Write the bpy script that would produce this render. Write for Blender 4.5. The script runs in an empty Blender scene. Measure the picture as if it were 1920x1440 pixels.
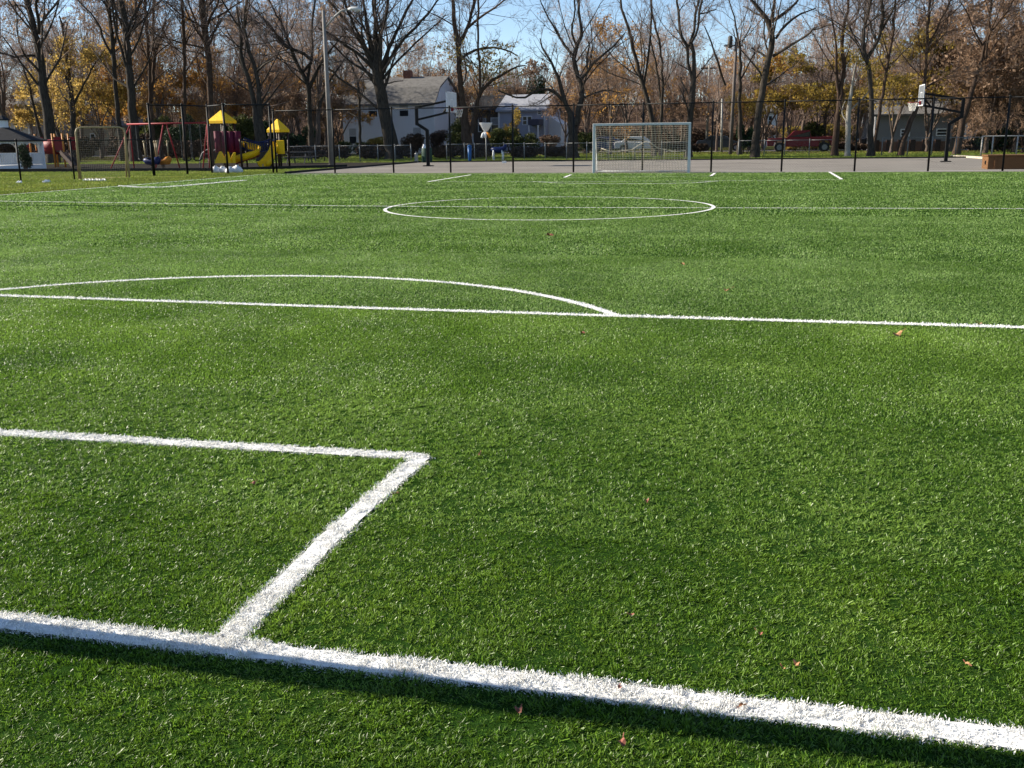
import bpy, math, random
import numpy as np
from mathutils import Vector
sc = bpy.context.scene
R = math.radians
# ------------------------------------------------------------------ camera
CAM_H, FPX, PITCH, ROLL, YAW = 1.55, 1855.7, 0.2449, -0.0115, -0.2418
cyw, syw = math.cos(YAW), math.sin(YAW)
FWD = np.array([syw*math.cos(PITCH), cyw*math.cos(PITCH), -math.sin(PITCH)])
RT = np.array([cyw, -syw, 0.0]); UPV = np.cross(RT, FWD)
RR = RT*math.cos(ROLL)+UPV*math.sin(ROLL); UU = UPV*math.cos(ROLL)-RT*math.sin(ROLL)
cam = bpy.data.cameras.new("camera"); camo = bpy.data.objects.new("camera", cam)
sc.collection.objects.link(camo); sc.camera = camo
from mathutils import Matrix
M3 = Matrix((RR, UU, -FWD)).transposed(); M4 = M3.to_4x4(); M4.translation = Vector((0, 0, CAM_H))
camo.matrix_world = M4
cam.sensor_width = 36; cam.lens = 36*FPX/1920; cam.clip_end = 3000; cam.clip_start = 0.05
# ------------------------------------------------------------------ world, sun, exposure
SUN_EL, SUN_AZ = R(27), math.atan2(-1, 0.02)      # azimuth measured from +Y towards +X
w = bpy.data.worlds.new("World"); sc.world = w; w.use_nodes = True
nt = w.node_tree; nt.nodes.clear()
sky = nt.nodes.new("ShaderNodeTexSky"); sky.sky_type = 'NISHITA'; sky.sun_disc = False
sky.sun_elevation = SUN_EL; sky.sun_rotation = SUN_AZ; sky.air_density = 0.85; sky.dust_density = 0.25; sky.ozone_density = 1.8; sky.altitude = 1200
bg = nt.nodes.new("ShaderNodeBackground"); bg.inputs[1].default_value = 0.083
wo = nt.nodes.new("ShaderNodeOutputWorld"); nt.links.new(sky.outputs[0], bg.inputs[0]); nt.links.new(bg.outputs[0], wo.inputs[0])
sl = bpy.data.lights.new("sun", 'SUN'); sl.energy = 5.0; sl.angle = R(0.5); sl.color = (1, 0.91, 0.77)
so = bpy.data.objects.new("sun", sl); sc.collection.objects.link(so)
sd = Vector((math.sin(SUN_AZ)*math.cos(SUN_EL), math.cos(SUN_AZ)*math.cos(SUN_EL), math.sin(SUN_EL)))
so.rotation_euler = sd.to_track_quat('Z', 'Y').to_euler(); so.location = (-40, 10, 40)
sc.view_settings.view_transform = 'Standard'; sc.view_settings.look = 'None'
sc.view_settings.exposure = 1.1; sc.view_settings.gamma = 1
sc.cycles.max_bounces = 6; sc.cycles.diffuse_bounces = 3; sc.cycles.glossy_bounces = 2
sc.cycles.transparent_max_bounces = 8; sc.cycles.caustics_reflective = False; sc.cycles.caustics_refractive = False

def ray(px, py): return FWD+(px-960)/FPX*RR+(720-py)/FPX*UU
def at(px, py, Y):                     # the point seen at a photo pixel, at distance Y upfield
    d = ray(px, py); return d*(Y/d[1])+np.array([0, 0, CAM_H])
def gnd(px, py, z=0):
    d = ray(px, py); return d*((z-CAM_H)/d[2])+np.array([0, 0, CAM_H])
def mpp(px, Y):                        # metres per photo pixel there
    return Y/ray(px, 255)[1]/FPX
# ------------------------------------------------------------------ materials
def mat(name, col, rough=0.8, var=0.15, scale=8, bump=0.0, metal=0.0, col2=None, spec=0.2, trans=0, isl=0.0, detail=4, bscale=None, stretch=None):
    m = bpy.data.materials.new(name); m.use_nodes = True; n = m.node_tree.nodes; l = m.node_tree.links
    b = n["Principled BSDF"]; b.inputs["Roughness"].default_value = rough; b.inputs["Metallic"].default_value = metal
    b.inputs["Specular IOR Level"].default_value = spec
    g = n.new("ShaderNodeNewGeometry"); no = n.new("ShaderNodeTexNoise"); no.inputs["Scale"].default_value = scale; no.inputs["Detail"].default_value = detail
    src = g.outputs["Position"]
    if stretch:
        vm = n.new("ShaderNodeVectorMath"); vm.operation = 'MULTIPLY'; vm.inputs[1].default_value = stretch
        l.new(src, vm.inputs[0]); src = vm.outputs[0]
    l.new(src, no.inputs["Vector"])
    cr = n.new("ShaderNodeValToRGB"); cr.color_ramp.elements[0].position = 0.3; cr.color_ramp.elements[1].position = 0.7
    c = np.array(col); a = c*(1-var); d = np.array(col2) if col2 is not None else np.minimum(c*(1+var), 1)
    cr.color_ramp.elements[0].color = (*a, 1); cr.color_ramp.elements[1].color = (*d, 1)
    l.new(no.outputs["Fac"], cr.inputs[0]); out = cr.outputs[0]
    if isl:
        hs = n.new("ShaderNodeHueSaturation"); mr = n.new("ShaderNodeMapRange"); mr.inputs[3].default_value = 1-isl; mr.inputs[4].default_value = 1+isl
        l.new(g.outputs["Random Per Island"], mr.inputs[0]); l.new(mr.outputs[0], hs.inputs["Value"]); l.new(out, hs.inputs["Color"]); out = hs.outputs[0]
    l.new(out, b.inputs["Base Color"])
    if bump:
        bn = n.new("ShaderNodeTexNoise"); bn.inputs["Scale"].default_value = bscale or scale*4; bn.inputs["Detail"].default_value = 5; l.new(src, bn.inputs["Vector"])
        bp = n.new("ShaderNodeBump"); bp.inputs["Strength"].default_value = bump; bp.inputs["Distance"].default_value = 0.02
        l.new(bn.outputs["Fac"], bp.inputs["Height"]); l.new(bp.outputs[0], b.inputs["Normal"])
    if trans:
        t = n.new("ShaderNodeBsdfTranslucent"); l.new(out, t.inputs[0]); mx = n.new("ShaderNodeMixShader"); mx.inputs[0].default_value = trans
        l.new(b.outputs[0], mx.inputs[1]); l.new(t.outputs[0], mx.inputs[2]); l.new(mx.outputs[0], n["Material Output"].inputs[0])
    return m
def siding(name, col, step=0.12, var=0.06):
    m = mat(name, col, 0.7, var, 1.5); n = m.node_tree.nodes; l = m.node_tree.links
    wv = n.new("ShaderNodeTexWave"); wv.bands_direction = 'Z'; wv.wave_profile = 'SAW'; wv.inputs["Scale"].default_value = 0.314/step/1.0
    g = [x for x in n if x.type == 'NEW_GEOMETRY'][0]; l.new(g.outputs["Position"], wv.inputs["Vector"])
    bp = n.new("ShaderNodeBump"); bp.inputs["Strength"].default_value = 0.6; bp.inputs["Distance"].default_value = 0.02
    l.new(wv.outputs["Fac"], bp.inputs["Height"]); l.new(bp.outputs[0], n["Principled BSDF"].inputs["Normal"]); return m
# ------------------------------------------------------------------ objects
def tag(o, label=None, cat=None, group=None, kind=None):
    if label: o['label'] = label
    if cat: o['category'] = cat
    if group: o['group'] = group
    if kind: o['kind'] = kind
    return o
def thing(name, label, cat, loc, group=None):
    o = bpy.data.objects.new(name, None); sc.collection.objects.link(o); o.location = loc; o.empty_display_size = 0.2
    return tag(o, label, cat, group)
def root_loc(o):
    while o.parent: o = o.parent
    return np.array(o.location)
def add_mesh(name, V, F, m, parent=None, smooth=False, loc=None):
    """V (n,3) world coords, F (k,3|4) array or list of arrays / python lists"""
    V = np.asarray(V, float).reshape(-1, 3)
    off = root_loc(parent) if parent is not None else (np.array(loc, float) if loc is not None else np.zeros(3))
    me = bpy.data.meshes.new(name); V = V-off
    if isinstance(F, np.ndarray): F = [F]
    if len(F) and isinstance(F[0], np.ndarray) and F[0].ndim == 2:
        loops = np.concatenate([f.ravel() for f in F]).astype(np.int32)
        tot = np.concatenate([np.full(len(f), f.shape[1]) for f in F]).astype(np.int32)
        st = np.concatenate([[0], np.cumsum(tot)[:-1]]).astype(np.int32)
        me.vertices.add(len(V)); me.vertices.foreach_set("co", V.astype(np.float32).ravel())
        me.loops.add(len(loops)); me.loops.foreach_set("vertex_index", loops)
        me.polygons.add(len(tot)); me.polygons.foreach_set("loop_start", st); me.polygons.foreach_set("loop_total", tot)
        me.update(calc_edges=True)
    else:
        me.from_pydata([tuple(v) for v in V], [], [tuple(int(i) for i in f) for f in F]); me.update()
    if smooth: me.polygons.foreach_set("use_smooth", np.ones(len(me.polygons), bool))
    me.materials.append(m)
    o = bpy.data.objects.new(name, me); sc.collection.objects.link(o)
    if parent is not None: o.parent = parent
    else: o.location = off
    return o
class MB:
    def __init__(s): s.V = []; s.F = []
    def add(s, V, F):
        k = len(s.V); s.V += [tuple(map(float, v)) for v in V]; s.F += [tuple(i+k for i in f) for f in F]; return s
    def box(s, a, b):
        x0, y0, z0 = a; x1, y1, z1 = b
        return s.add([(x0,y0,z0),(x1,y0,z0),(x1,y1,z0),(x0,y1,z0),(x0,y0,z1),(x1,y0,z1),(x1,y1,z1),(x0,y1,z1)],
                     [(0,3,2,1),(4,5,6,7),(0,1,5,4),(1,2,6,5),(2,3,7,6),(3,0,4,7)])
    def bar(s, p, q, wd, hg=None):          # box-section bar between two points
        p = np.array(p, float); q = np.array(q, float); hg = hg or wd; d = q-p; d /= np.linalg.norm(d)
        u = np.cross(d, [0,0,1]);
        if np.linalg.norm(u) < 1e-3: u = np.array([1.,0,0])
        u /= np.linalg.norm(u); v = np.cross(u, d); c = []
        for e in (p, q):
            for sx, sy in ((-1,-1),(1,-1),(1,1),(-1,1)): c.append(e+u*sx*wd/2+v*sy*hg/2)
        return s.add(c, [(0,1,2,3),(7,6,5,4),(0,4,5,1),(1,5,6,2),(2,6,7,3),(3,7,4,0)])
    def tube(s, pts, r, n=8, caps=True):
        pts = [np.array(p, float) for p in pts]; rs = r if hasattr(r, '__len__') else [r]*len(pts); k0 = len(s.V); V = []; F = []
        prev = None
        for i, p in enumerate(pts):
            d = pts[min(i+1, len(pts)-1)]-pts[max(i-1, 0)]; d = d/(np.linalg.norm(d)+1e-9)
            if prev is None:
                u = np.cross(d, [0.13, 0.2, 1.0]);
                if np.linalg.norm(u) < 0.3: u = np.cross(d, [1., 0, 0])
            else: u = prev-d*np.dot(prev, d)
            u = u/np.linalg.norm(u); prev = u; v = np.cross(d, u)
            for j in range(n):
                a = 2*math.pi*j/n; V.append(p+(u*math.cos(a)+v*math.sin(a))*rs[i])
        for i in range(len(pts)-1):
            for j in range(n): F.append((i*n+j, i*n+(j+1)%n, (i+1)*n+(j+1)%n, (i+1)*n+j))
        if caps: F.append(tuple(range(n-1, -1, -1))); F.append(tuple((len(pts)-1)*n+j for j in range(n)))
        return s.add(V, F)
    def prism(s, poly, ax, t0, t1):         # polygon in the plane perpendicular to axis ax, from t0 to t1
        n = len(poly); V = []
        for t in (t0, t1):
            for a, b in poly: V.append((t, a, b) if ax == 'x' else (a, t, b) if ax == 'y' else (a, b, t))
        return s.add(V, [tuple(range(n)), tuple(range(2*n-1, n-1, -1))]+[(i, n+i, n+(i+1)%n, (i+1)%n) for i in range(n)])
    def lathe(s, c, prof, n=16):            # prof list of (r,z)
        c = np.array(c, float); V = []; F = []
        for r, z in prof:
            for j in range(n): V.append(c+[r*math.cos(2*math.pi*j/n), r*math.sin(2*math.pi*j/n), z])
        for i in range(len(prof)-1):
            for j in range(n): F.append((i*n+j, i*n+(j+1)%n, (i+1)*n+(j+1)%n, (i+1)*n+j))
        F.append(tuple(range(n-1,-1,-1))); F.append(tuple((len(prof)-1)*n+j for j in range(n)))
        return s.add(V, F)
    def obj(s, name, m, parent=None, smooth=False, loc=None, bevel=0):
        o = add_mesh(name, s.V, s.F, m, parent, smooth, loc)
        if bevel:
            b = o.modifiers.new("bevel", 'BEVEL'); b.width = bevel; b.segments = 2; b.limit_method = 'ANGLE'
        return o
rng = np.random.default_rng(7); random.seed(7)
# smooth 2-D noise for lean and height fields
_ng = rng.random((64, 64))
def vnoise(x, y, s):
    x = x*s; y = y*s; xi = np.floor(x).astype(int); yi = np.floor(y).astype(int); fx = x-xi; fy = y-yi
    fx = fx*fx*(3-2*fx); fy = fy*fy*(3-2*fy); g = lambda a, b: _ng[a % 64, b % 64]
    return (g(xi, yi)*(1-fx)+g(xi+1, yi)*fx)*(1-fy)+(g(xi, yi+1)*(1-fx)+g(xi+1, yi+1)*fx)*fy
# ------------------------------------------------------------------ setting: ground, turf, court
M_soil = mat("leaf litter", (0.085, 0.07, 0.035), 0.95, 0.3, 0.6, 0.5, col2=(0.07, 0.085, 0.025), bscale=12, spec=0)
M_turfbase = mat("turf backing", (0.020, 0.050, 0.008), 1.0, 0.4, 60, 0.4, spec=0.0)
M_court = mat("court asphalt", (0.225, 0.208, 0.185), 0.95, 0.13, 0.35, 0.3, bscale=60, spec=0.05)
M_road = mat("road asphalt", (0.20, 0.19, 0.18), 0.9, 0.1, 0.8, 0.3, bscale=40)
M_mulch = mat("play surface", (0.040, 0.037, 0.033), 0.95, 0.25, 5, 0.5, spec=0)
M_edge = mat("black edging", (0.018, 0.017, 0.016), 0.7, 0.3, 4)
def sheet(name, poly, z, m, kind='structure', thick=None):
    n = len(poly); V = [(x, y, z) for x, y in poly]
    return tag(add_mesh(name, V, [tuple(range(n))], m), kind=kind)
# ground: one sheet out to the horizon
sheet('ground', [(-900, -60), (900, -60), (900, 1500), (-900, 1500)], 0.0, M_soil)
LX, FY = -21.96, 42.42                    # left sideline, far goal line
sheet('artificial_turf', [(LX-0.25, -4), (14, -4), (14, FY+0.35), (LX+1.2, FY+0.35), (LX-0.25, FY-1.3)], 0.008, M_turfbase)
sheet('court', [(-21.2, FY+0.4), (16, FY+0.4), (16, 66.5), (-21.2, 62)], 0.012, M_court)
sheet('road', [(-120, 93), (120, 93), (120, 101), (-120, 101)], 0.012, M_road)
sheet('playground_surface', [(-60, 46.5), (-27.5, 46.5), (-22, 52), (-22, 68), (-60, 72)], 0.012, M_mulch)
b = MB(); b.box((-21.35, FY+0.6, 0), (-21.2, 62, 0.10))
b.add([(-21.35,62,0),(16,66.5,0),(16,66.65,0),(-21.35,62.15,0),(-21.35,62,.09),(16,66.5,.09),(16,66.65,.09),(-21.35,62.15,.09)],
      [(0,3,2,1),(4,5,6,7),(0,1,5,4),(1,2,6,5),(2,3,7,6),(3,0,4,7)]); tag(b.obj('court_kerb', M_edge), kind='structure')
b = MB(); b.bar((-60, 46.4, 0.09), (-27.4, 46.4, 0.09), 0.14, 0.18); b.bar((-27.4, 46.4, 0.085), (-22, 51.9, 0.085), 0.14, 0.17)
tag(b.obj('playground_kerb', M_edge), kind='structure')
# ------------------------------------------------------------------ field markings
M_line = mat("white turf line", (0.80, 0.80, 0.78), 0.8, 0.1, 30, 0.3)
LINES = []                                # (name, centre polyline, width)
def gp(*pts): return [tuple(gnd(*p)[:2]) for p in pts]
G0, G1, G2 = 2.50, 4.41, 8.56
XC, RC = -4.565, 3.647
LINES.append(('goal_line', [(-9, 2.50), (-2.4, 2.505), (0.75, 2.525), (6, 2.56)], 0.105))
LINES.append(('goal_area_line', [(-7.8, 4.30)]+gp((0, 815), (350, 835))+[tuple(gnd(785, 860)[:2])], 0.10))
LINES.append(('goal_area_side_line', gp((790, 862), (690, 948), (600, 1032), (432, 1200)), 0.10))
LINES.append(('penalty_area_line', [(-12.0, 8.62)]+gp((0, 556.5), (640, 578.5), (1140, 594.5), (1920, 616.7))+[(3.1, 8.56)], 0.10))
LINES.append(('penalty_area_side_line', [(3.1, 2.5), (3.1, 8.6)], 0.10))
arcpts = []
a0 = math.asin((8.56-6.42)/4.1)
for k in range(41):
    a = a0+(math.pi-2*a0)*k/40; arcpts.append((-4.66+4.10*math.cos(a), 6.42+4.10*math.sin(a)))
LINES.append(('penalty_arc', arcpts, 0.10))
hv = gp((0, 378), (213, 381), (427, 384), (640, 387), (1073, 390.3), (1433, 391), (1920, 392.5))
LINES.append(('halfway_line', [(LX, hv[0][1]+0.02)]+hv+[(14, hv[-1][1]+.02)], 0.10))
cc = [(XC+RC*math.cos(2*math.pi*k/96), 22.10+RC*math.sin(2*math.pi*k/96)) for k in range(97)]
LINES.append(('centre_circle', cc, 0.10))
LINES.append(('far_goal_line', gp((500, 327.3), (640, 328), (1280, 325.2), (1920, 319.8)), 0.12))
LINES.append(('left_sideline', [(-21.7, -3), (-21.7, 20)]+gp((0, 366.7), (233, 349.3), (423, 333.3), (500, 327.3)), 0.11))
LINES.append(('far_penalty_area_line', gp((803, 341.5), (1000, 341.8), (1330, 340), (1578, 337.3)), 0.08))
LINES.append(('far_penalty_side_line', gp((803, 341.5), (883, 328.5)), 0.13))
LINES.append(('far_penalty_side_line', gp((1578, 337), (1555, 323)), 0.13))
LINES.append(('far_goal_area_line', gp((1058, 333.5), (1333, 331)), 0.06))
LINES.append(('far_goal_area_side_line', gp((1058, 333.5), (1071, 328.3)), 0.12))
LINES.append(('far_goal_area_side_line', gp((1333, 331), (1340, 325.3)), 0.12))
LINES.append(('far_penalty_arc', gp((1000, 341.5), (1045, 344.2), (1140, 345.6), (1240, 345.2), (1300, 344), (1345, 340.6)), 0.10))
LINES.append(('corner_curve_line', gp((225, 350), (258, 352.3), (300, 352.5), (350, 349), (410, 343.5), (460, 339.3)), 0.10))
def resample(P, step):
    P = np.array(P, float); d = np.r_[0, np.cumsum(np.linalg.norm(np.diff(P, axis=0), axis=1))]; n = max(2, int(d[-1]/step)+1)
    t = np.linspace(0, d[-1], n); return np.stack([np.interp(t, d, P[:, k]) for k in range(P.shape[1])], -1)
def perp(P):
    T = np.gradient(P, axis=0); T /= np.linalg.norm(T, axis=1)[:, None]; return np.stack([-T[:, 1], T[:, 0]], -1)
def dist_to(P, X):                       # distance of points X to polyline P
    best = np.full(len(X), 1e9)
    for a, c in zip(P[:-1], P[1:]):
        ab = c-a; t = np.clip(((X-a)@ab)/(ab@ab), 0, 1); best = np.minimum(best, np.linalg.norm(X-a-t[:, None]*ab, axis=1))
    return best
# blades ---------------------------------------------------------------------
def blades(X, w_, h_, lean, yawj=None):
    """X (n,2) roots, widths, heights; lean (n,2) tip offsets. Two-segment tapering blades."""
    n = len(X); a = rng.random(n)*2*np.pi; s = np.stack([np.cos(a), np.sin(a)], -1)*(w_/2)[:, None]
    z0 = np.zeros(n)+0.006; V = np.empty((n, 6, 3))
    V[:, 0, :2] = X-s*.7; V[:, 0, 2] = z0; V[:, 1, :2] = X+s*.7; V[:, 1, 2] = z0
    m = X+lean*0.35; V[:, 2, :2] = m+s; V[:, 2, 2] = h_*0.6; V[:, 3, :2] = m-s; V[:, 3, 2] = h_*0.6
    V[:, 4, :2] = X+lean+s*.55; V[:, 4, 2] = h_; V[:, 5, :2] = X+lean-s*.55; V[:, 5, 2] = h_*.94
    k = np.arange(n)[:, None]*6
    return V.reshape(-1, 3), [k+np.array([0, 1, 2, 3]), k+np.array([3, 2, 4, 5])]
def leanfield(X, h_, amt):
    a = vnoise(X[:, 0]+9, X[:, 1]+3, 1.1)*9+vnoise(X[:, 0], X[:, 1], 4.0)*4+rng.normal(0, 1.5, len(X))
    k = amt*(0.2+.95*vnoise(X[:, 0]+50, X[:, 1]+20, 1.7))*rng.uniform(0.2, 1.4, len(X))
    return np.stack([np.cos(a), np.sin(a)], -1)*(h_*k)[:, None]
# zones: y0, y1, density per m2, width, height
def wedge(y0, y1, dens, pad=1.06):
    xl = lambda y: -0.905*y*pad-0.7; xr = lambda y: 0.272*y*pad+0.6
    x0, x1 = xl(y1), xr(y1); n = int((x1-x0)*(y1-y0)*dens)
    X = np.stack([rng.uniform(x0, x1, n), rng.uniform(y0, y1, n)], -1)
    return X[(X[:, 0] > xl(X[:, 1])) & (X[:, 0] < xr(X[:, 1]))]
def margin(y0, y1, dens, ext=4.0):         # turf beside the first view, thinner but wider blades
    xl = lambda y: -0.905*y*1.06-0.7; xr = lambda y: 0.272*y*1.06+0.6; x0, x1 = xl(y1)-ext, xr(y1)+ext; n = int((x1-x0)*(y1-y0)*dens)
    X = np.stack([rng.uniform(x0, x1, n), rng.uniform(y0, y1, n)], -1); a = X[:, 0] <= xl(X[:, 1]); b_ = X[:, 0] >= xr(X[:, 1])
    return X[(a & (X[:, 0] > xl(X[:, 1])-ext)) | (b_ & (X[:, 0] < xr(X[:, 1])+ext))]
ZONES = [(1.2, 2.2, 80000, .0026, .016), (2.2, 3.6, 60000, .0030, .017), (3.6, 5.5, 32000, .0038, .018), (5.5, 8.5, 16000, .0050, .020), (8.5, 13, 6500, .0066, .023),
         (13, 20, 2000, .010, .026), (20, 30, 520, .018, .030), (30, FY+0.3, 300, .022, .032)]
TV, TF, k0 = [], [[], []], 0; nearfar = []
line_pts = [(nm, np.array(P, float), wd, resample(P, 0.25)) for nm, P, wd in LINES]
WV = {}
for y0, y1, dn, bw, bh in ZONES:
    if y0 in (3.6, 8.5): nearfar.append((TV, TF)); TV, TF, k0 = [], [[], []], 0
    tuft = y0 < 5
    X = wedge(y0, y1, dn/12 if tuft else dn); off = None; xm = margin(y0, y1, min(dn/4.5, 9000))
    if tuft:
        th = rng.uniform(.6, 1.3, len(X)); X = np.repeat(X, 12, 0); th = np.repeat(th, 12); off = rng.normal(0, .0048*(1+y0*.12), X.shape); X = X+off
        ok = (X[:, 0] > LX-0.2) & (X[:, 0] < 13.9); off = off[ok]; th = th[ok]
    X = X[(X[:, 0] > LX-0.2) & (X[:, 0] < 13.9)]
    nin = len(X); xm = xm[(xm[:, 0] > LX-0.2) & (xm[:, 0] < 13.9)]; X = np.concatenate([X, xm]); inn = np.arange(len(X)) < nin
    clump = 0.45*vnoise(X[:, 0]+31, X[:, 1]+7, 45/(1+y0*0.4))+0.55*vnoise(X[:, 0]+11, X[:, 1]+70, 8/(1+y0*0.25))
    h = bh*((0.55+0.6*clump) if y0 < 3.6 else (.72+.32*clump))*rng.uniform(0.65, 1.25, len(X)); wv = np.where(inn, 1, 2.3)*bw*rng.uniform(0.6, 1.3, len(X)); LF = leanfield(X, h, 1.0)
    if tuft: h[:nin] *= th; LF[:nin] = LF[:nin]*.6+off*1.2*rng.uniform(.3, 1.6, (nin, 1)); LF[nin:] *= .7
    white = np.full(len(X), -1)
    jit = rng.normal(0, 0.006, len(X))
    for i, (nm, P, wd, rs) in enumerate(line_pts):
        lo, hi = P.min(0)-0.3, P.max(0)+0.3
        s = np.where((X[:, 0] > lo[0]) & (X[:, 0] < hi[0]) & (X[:, 1] > lo[1]) & (X[:, 1] < hi[1]))[0]
        if len(s) == 0: continue
        d = dist_to(rs, X[s]); on = d+jit[s] < wd/2; white[s[on]] = i
    g = white < 0
    V, F = blades(X[g], wv[g], h[g], LF[g])
    TV.append(V); TF[0].append(F[0]+k0); TF[1].append(F[1]+k0); k0 += len(V)
    for i in range(len(line_pts)):
        s = white == i
        if s.any():
            if y0 < 8: q = np.concatenate([X[s], X[s]+rng.normal(0, .007, X[s].shape), X[s]+rng.normal(0, .010, X[s].shape)]); V, F = blades(q, np.tile(wv[s], 3)*1.1, np.r_[h[s], h[s]*.9, h[s]]*1.05, np.r_[LF[s], -LF[s], LF[s]*.5])
            elif y0 < 13: V, F = blades(X[s], wv[s]*1.2, h[s]*1.1, LF[s])
            else:                     # far lines: a dense, even row of fibres
                nn = 7 if y0 < 20 else 22; q = np.repeat(X[s], nn, 0); q = q+rng.normal(0, .14, q.shape); q = q[dist_to(rs, q) < wd/2]
                if len(q) == 0: continue
                V, F = blades(q, np.full(len(q), .014), bh*(1.1 if y0 < 20 else 1.45)*rng.uniform(.9, 1.15, len(q)), rng.normal(0, .006, q.shape))
            WV.setdefault(i, []).append((V, F))
nearfar.append((TV, TF))
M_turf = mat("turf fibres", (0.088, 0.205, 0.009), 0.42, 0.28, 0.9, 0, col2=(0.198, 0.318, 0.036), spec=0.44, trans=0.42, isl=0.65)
M_turfm = mat("turf fibres mid lightened", (0.128, 0.258, 0.020), 0.42, 0.28, 0.7, 0, col2=(0.235, 0.365, 0.062), spec=0.48, trans=0.45, isl=0.55)  # same turf painted lighter: brightness gained with distance is put into the colour
M_turff = mat("turf fibres far lightened", (0.148, 0.270, 0.042), 0.50, 0.22, 0.6, 0, col2=(0.238, 0.365, 0.095), spec=0.42, trans=0.45, isl=0.45)  # palest copy: colour lifted to imitate distant sheen and offset wide-blade self-shadow
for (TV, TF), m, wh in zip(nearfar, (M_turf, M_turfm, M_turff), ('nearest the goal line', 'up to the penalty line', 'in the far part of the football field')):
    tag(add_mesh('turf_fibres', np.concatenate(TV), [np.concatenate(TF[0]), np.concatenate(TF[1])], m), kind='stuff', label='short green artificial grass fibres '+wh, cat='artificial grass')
TV = TF = None
M_white = mat("white turf fibres", (0.86, 0.85, 0.81), 0.6, 0.06, 40, 0, trans=0.12, isl=0.12)
for i, (nm, P, wd, rs) in enumerate(line_pts):
    Q = resample(P, 0.08 if P[:, 1].min() < 12 else 0.3); N = perp(Q); j = rng.normal(0, 0.0035, (2, len(Q)))
    A = Q+N*(wd/2-.008+j[0])[:, None]; B = Q-N*(wd/2-.008+j[1])[:, None]; n = len(Q); z = 0.012+0.0006*i
    V = np.concatenate([np.c_[A, np.full(n, z)], np.c_[B, np.full(n, z)]]); k = np.arange(n-1)
    Fs = [np.stack([k, k+n, k+n+1, k+1], -1)]; Ft = []
    VV = [V]; k0 = len(V)
    for v, f in WV.get(i, []): VV.append(v); Fs.append(f[0]+k0); Ft.append(f[1]+k0); k0 += len(v)
    tag(add_mesh(nm, np.concatenate(VV), Fs+Ft, M_white), kind='structure')
# natural grass beyond the turf ----------------------------------------------
M_grass = mat("lawn blades", (0.19, 0.29, 0.04), 0.7, 0.25, 0.5, 0, col2=(0.29, 0.33, 0.06), trans=0.3, isl=0.3)
def lawn(name, poly, dens, bw, bh, label, m=M_grass):
    P = np.array(poly, float); lo, hi = P.min(0), P.max(0); n = int(np.prod(hi-lo)*dens); X = rng.uniform(lo, hi, (n, 2)); ins = np.zeros(n, bool)
    for a, c in zip(P, np.roll(P, -1, 0)):
        cond = (a[1] > X[:, 1]) != (c[1] > X[:, 1]); t = (X[:, 1]-a[1])/(c[1]-a[1]+1e-12); ins ^= cond & (X[:, 0] < a[0]+t*(c[0]-a[0]))
    X = X[ins]; h = bh*rng.uniform(0.4, 1.3, len(X))*(0.6+0.8*vnoise(X[:, 0], X[:, 1], 0.7)); V, F = blades(X, bw*rng.uniform(.6, 1.3, len(X)), h, leanfield(X, h, 0.9))
    return tag(add_mesh(name, V, F, m), label, 'grass', kind='stuff')
lawn('lawn_grass', [(-46, 24), (LX-0.3, 24), (LX-0.3, FY-1.2), (-21.4, 43), (-21.4, 52), (-22, 51.6), (-27.3, 46.2), (-50, 46.2)], 260, .02, .05, 'mown yellowish green grass beside the left sideline')
lawn('verge_grass', [(-50, 62.3), (-21.4, 62.3), (16, 66.8), (50, 66.8), (50, 92.5), (-50, 92.5)], 150, .035, .06, 'strip of rough olive grass behind the asphalt court')
M_dry = mat("dry leaf scatter", (0.20, 0.11, 0.04), 0.9, 0.4, 3, 0, col2=(0.12, 0.10, 0.03), isl=0.5)
lawn('leaf_litter', [(-60, 78), (60, 82), (70, 92.5), (-60, 92.5)], 22, .06, .08, 'fallen brown leaves and weeds under the trees behind the court', M_dry)
# ------------------------------------------------------------------ materials of the objects
M_blk = mat("black powder coat", (0.006, 0.006, 0.006), 0.6, 0.2, 6, spec=0.2)
M_wire = mat("black vinyl wire", (0.008, 0.008, 0.008), 0.7, 0.2, 6, spec=0.2)
M_galv = mat("galvanised steel", (0.26, 0.26, 0.25), 0.6, 0.15, 8, metal=0.2)
M_galvl = mat("pale galvanised pipe", (0.34, 0.33, 0.30), 0.6, 0.15, 8, metal=0.1)
M_goalw = mat("white aluminium", (0.56, 0.57, 0.55), 0.45, 0.06, 5)
M_net = mat("net cord", (0.55, 0.50, 0.40), 0.9, 0.15, 9)
M_netw = mat("white net cord", (0.75, 0.73, 0.66), 0.9, 0.1, 9)
M_yel = mat("yellow plastic", (0.88, 0.52, 0.006), 0.45, 0.06, 3)
M_red = mat("red painted steel", (0.26, 0.015, 0.022), 0.6, 0.12, 4)
M_redp = mat("red plastic", (0.20, 0.008, 0.012), 0.6, 0.1, 3)
M_mar = mat("maroon plastic", (0.11, 0.010, 0.030), 0.7, 0.12, 3)
M_brn = mat("brown steel post", (0.045, 0.025, 0.018), 0.5, 0.15, 4)
M_org = mat("orange paint", (0.55, 0.20, 0.02), 0.5, 0.1, 4)
M_navy = mat("dark blue plastic", (0.008, 0.018, 0.08), 0.4, 0.1, 4)
M_blue = mat("blue plastic", (0.02, 0.09, 0.25), 0.4, 0.1, 4)
M_tan = mat("tan painted pipe", (0.36, 0.27, 0.14), 0.5, 0.12, 5)
M_wht = mat("white paint", (0.72, 0.73, 0.74), 0.6, 0.06, 4)
M_bag = mat("white woven sack", (0.78, 0.78, 0.78), 0.8, 0.1, 6, 0.5)
M_wood = mat("tan timber panel", (0.15, 0.075, 0.032), 0.75, 0.2, 5, 0.3, stretch=(1, 1, 6))
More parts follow.
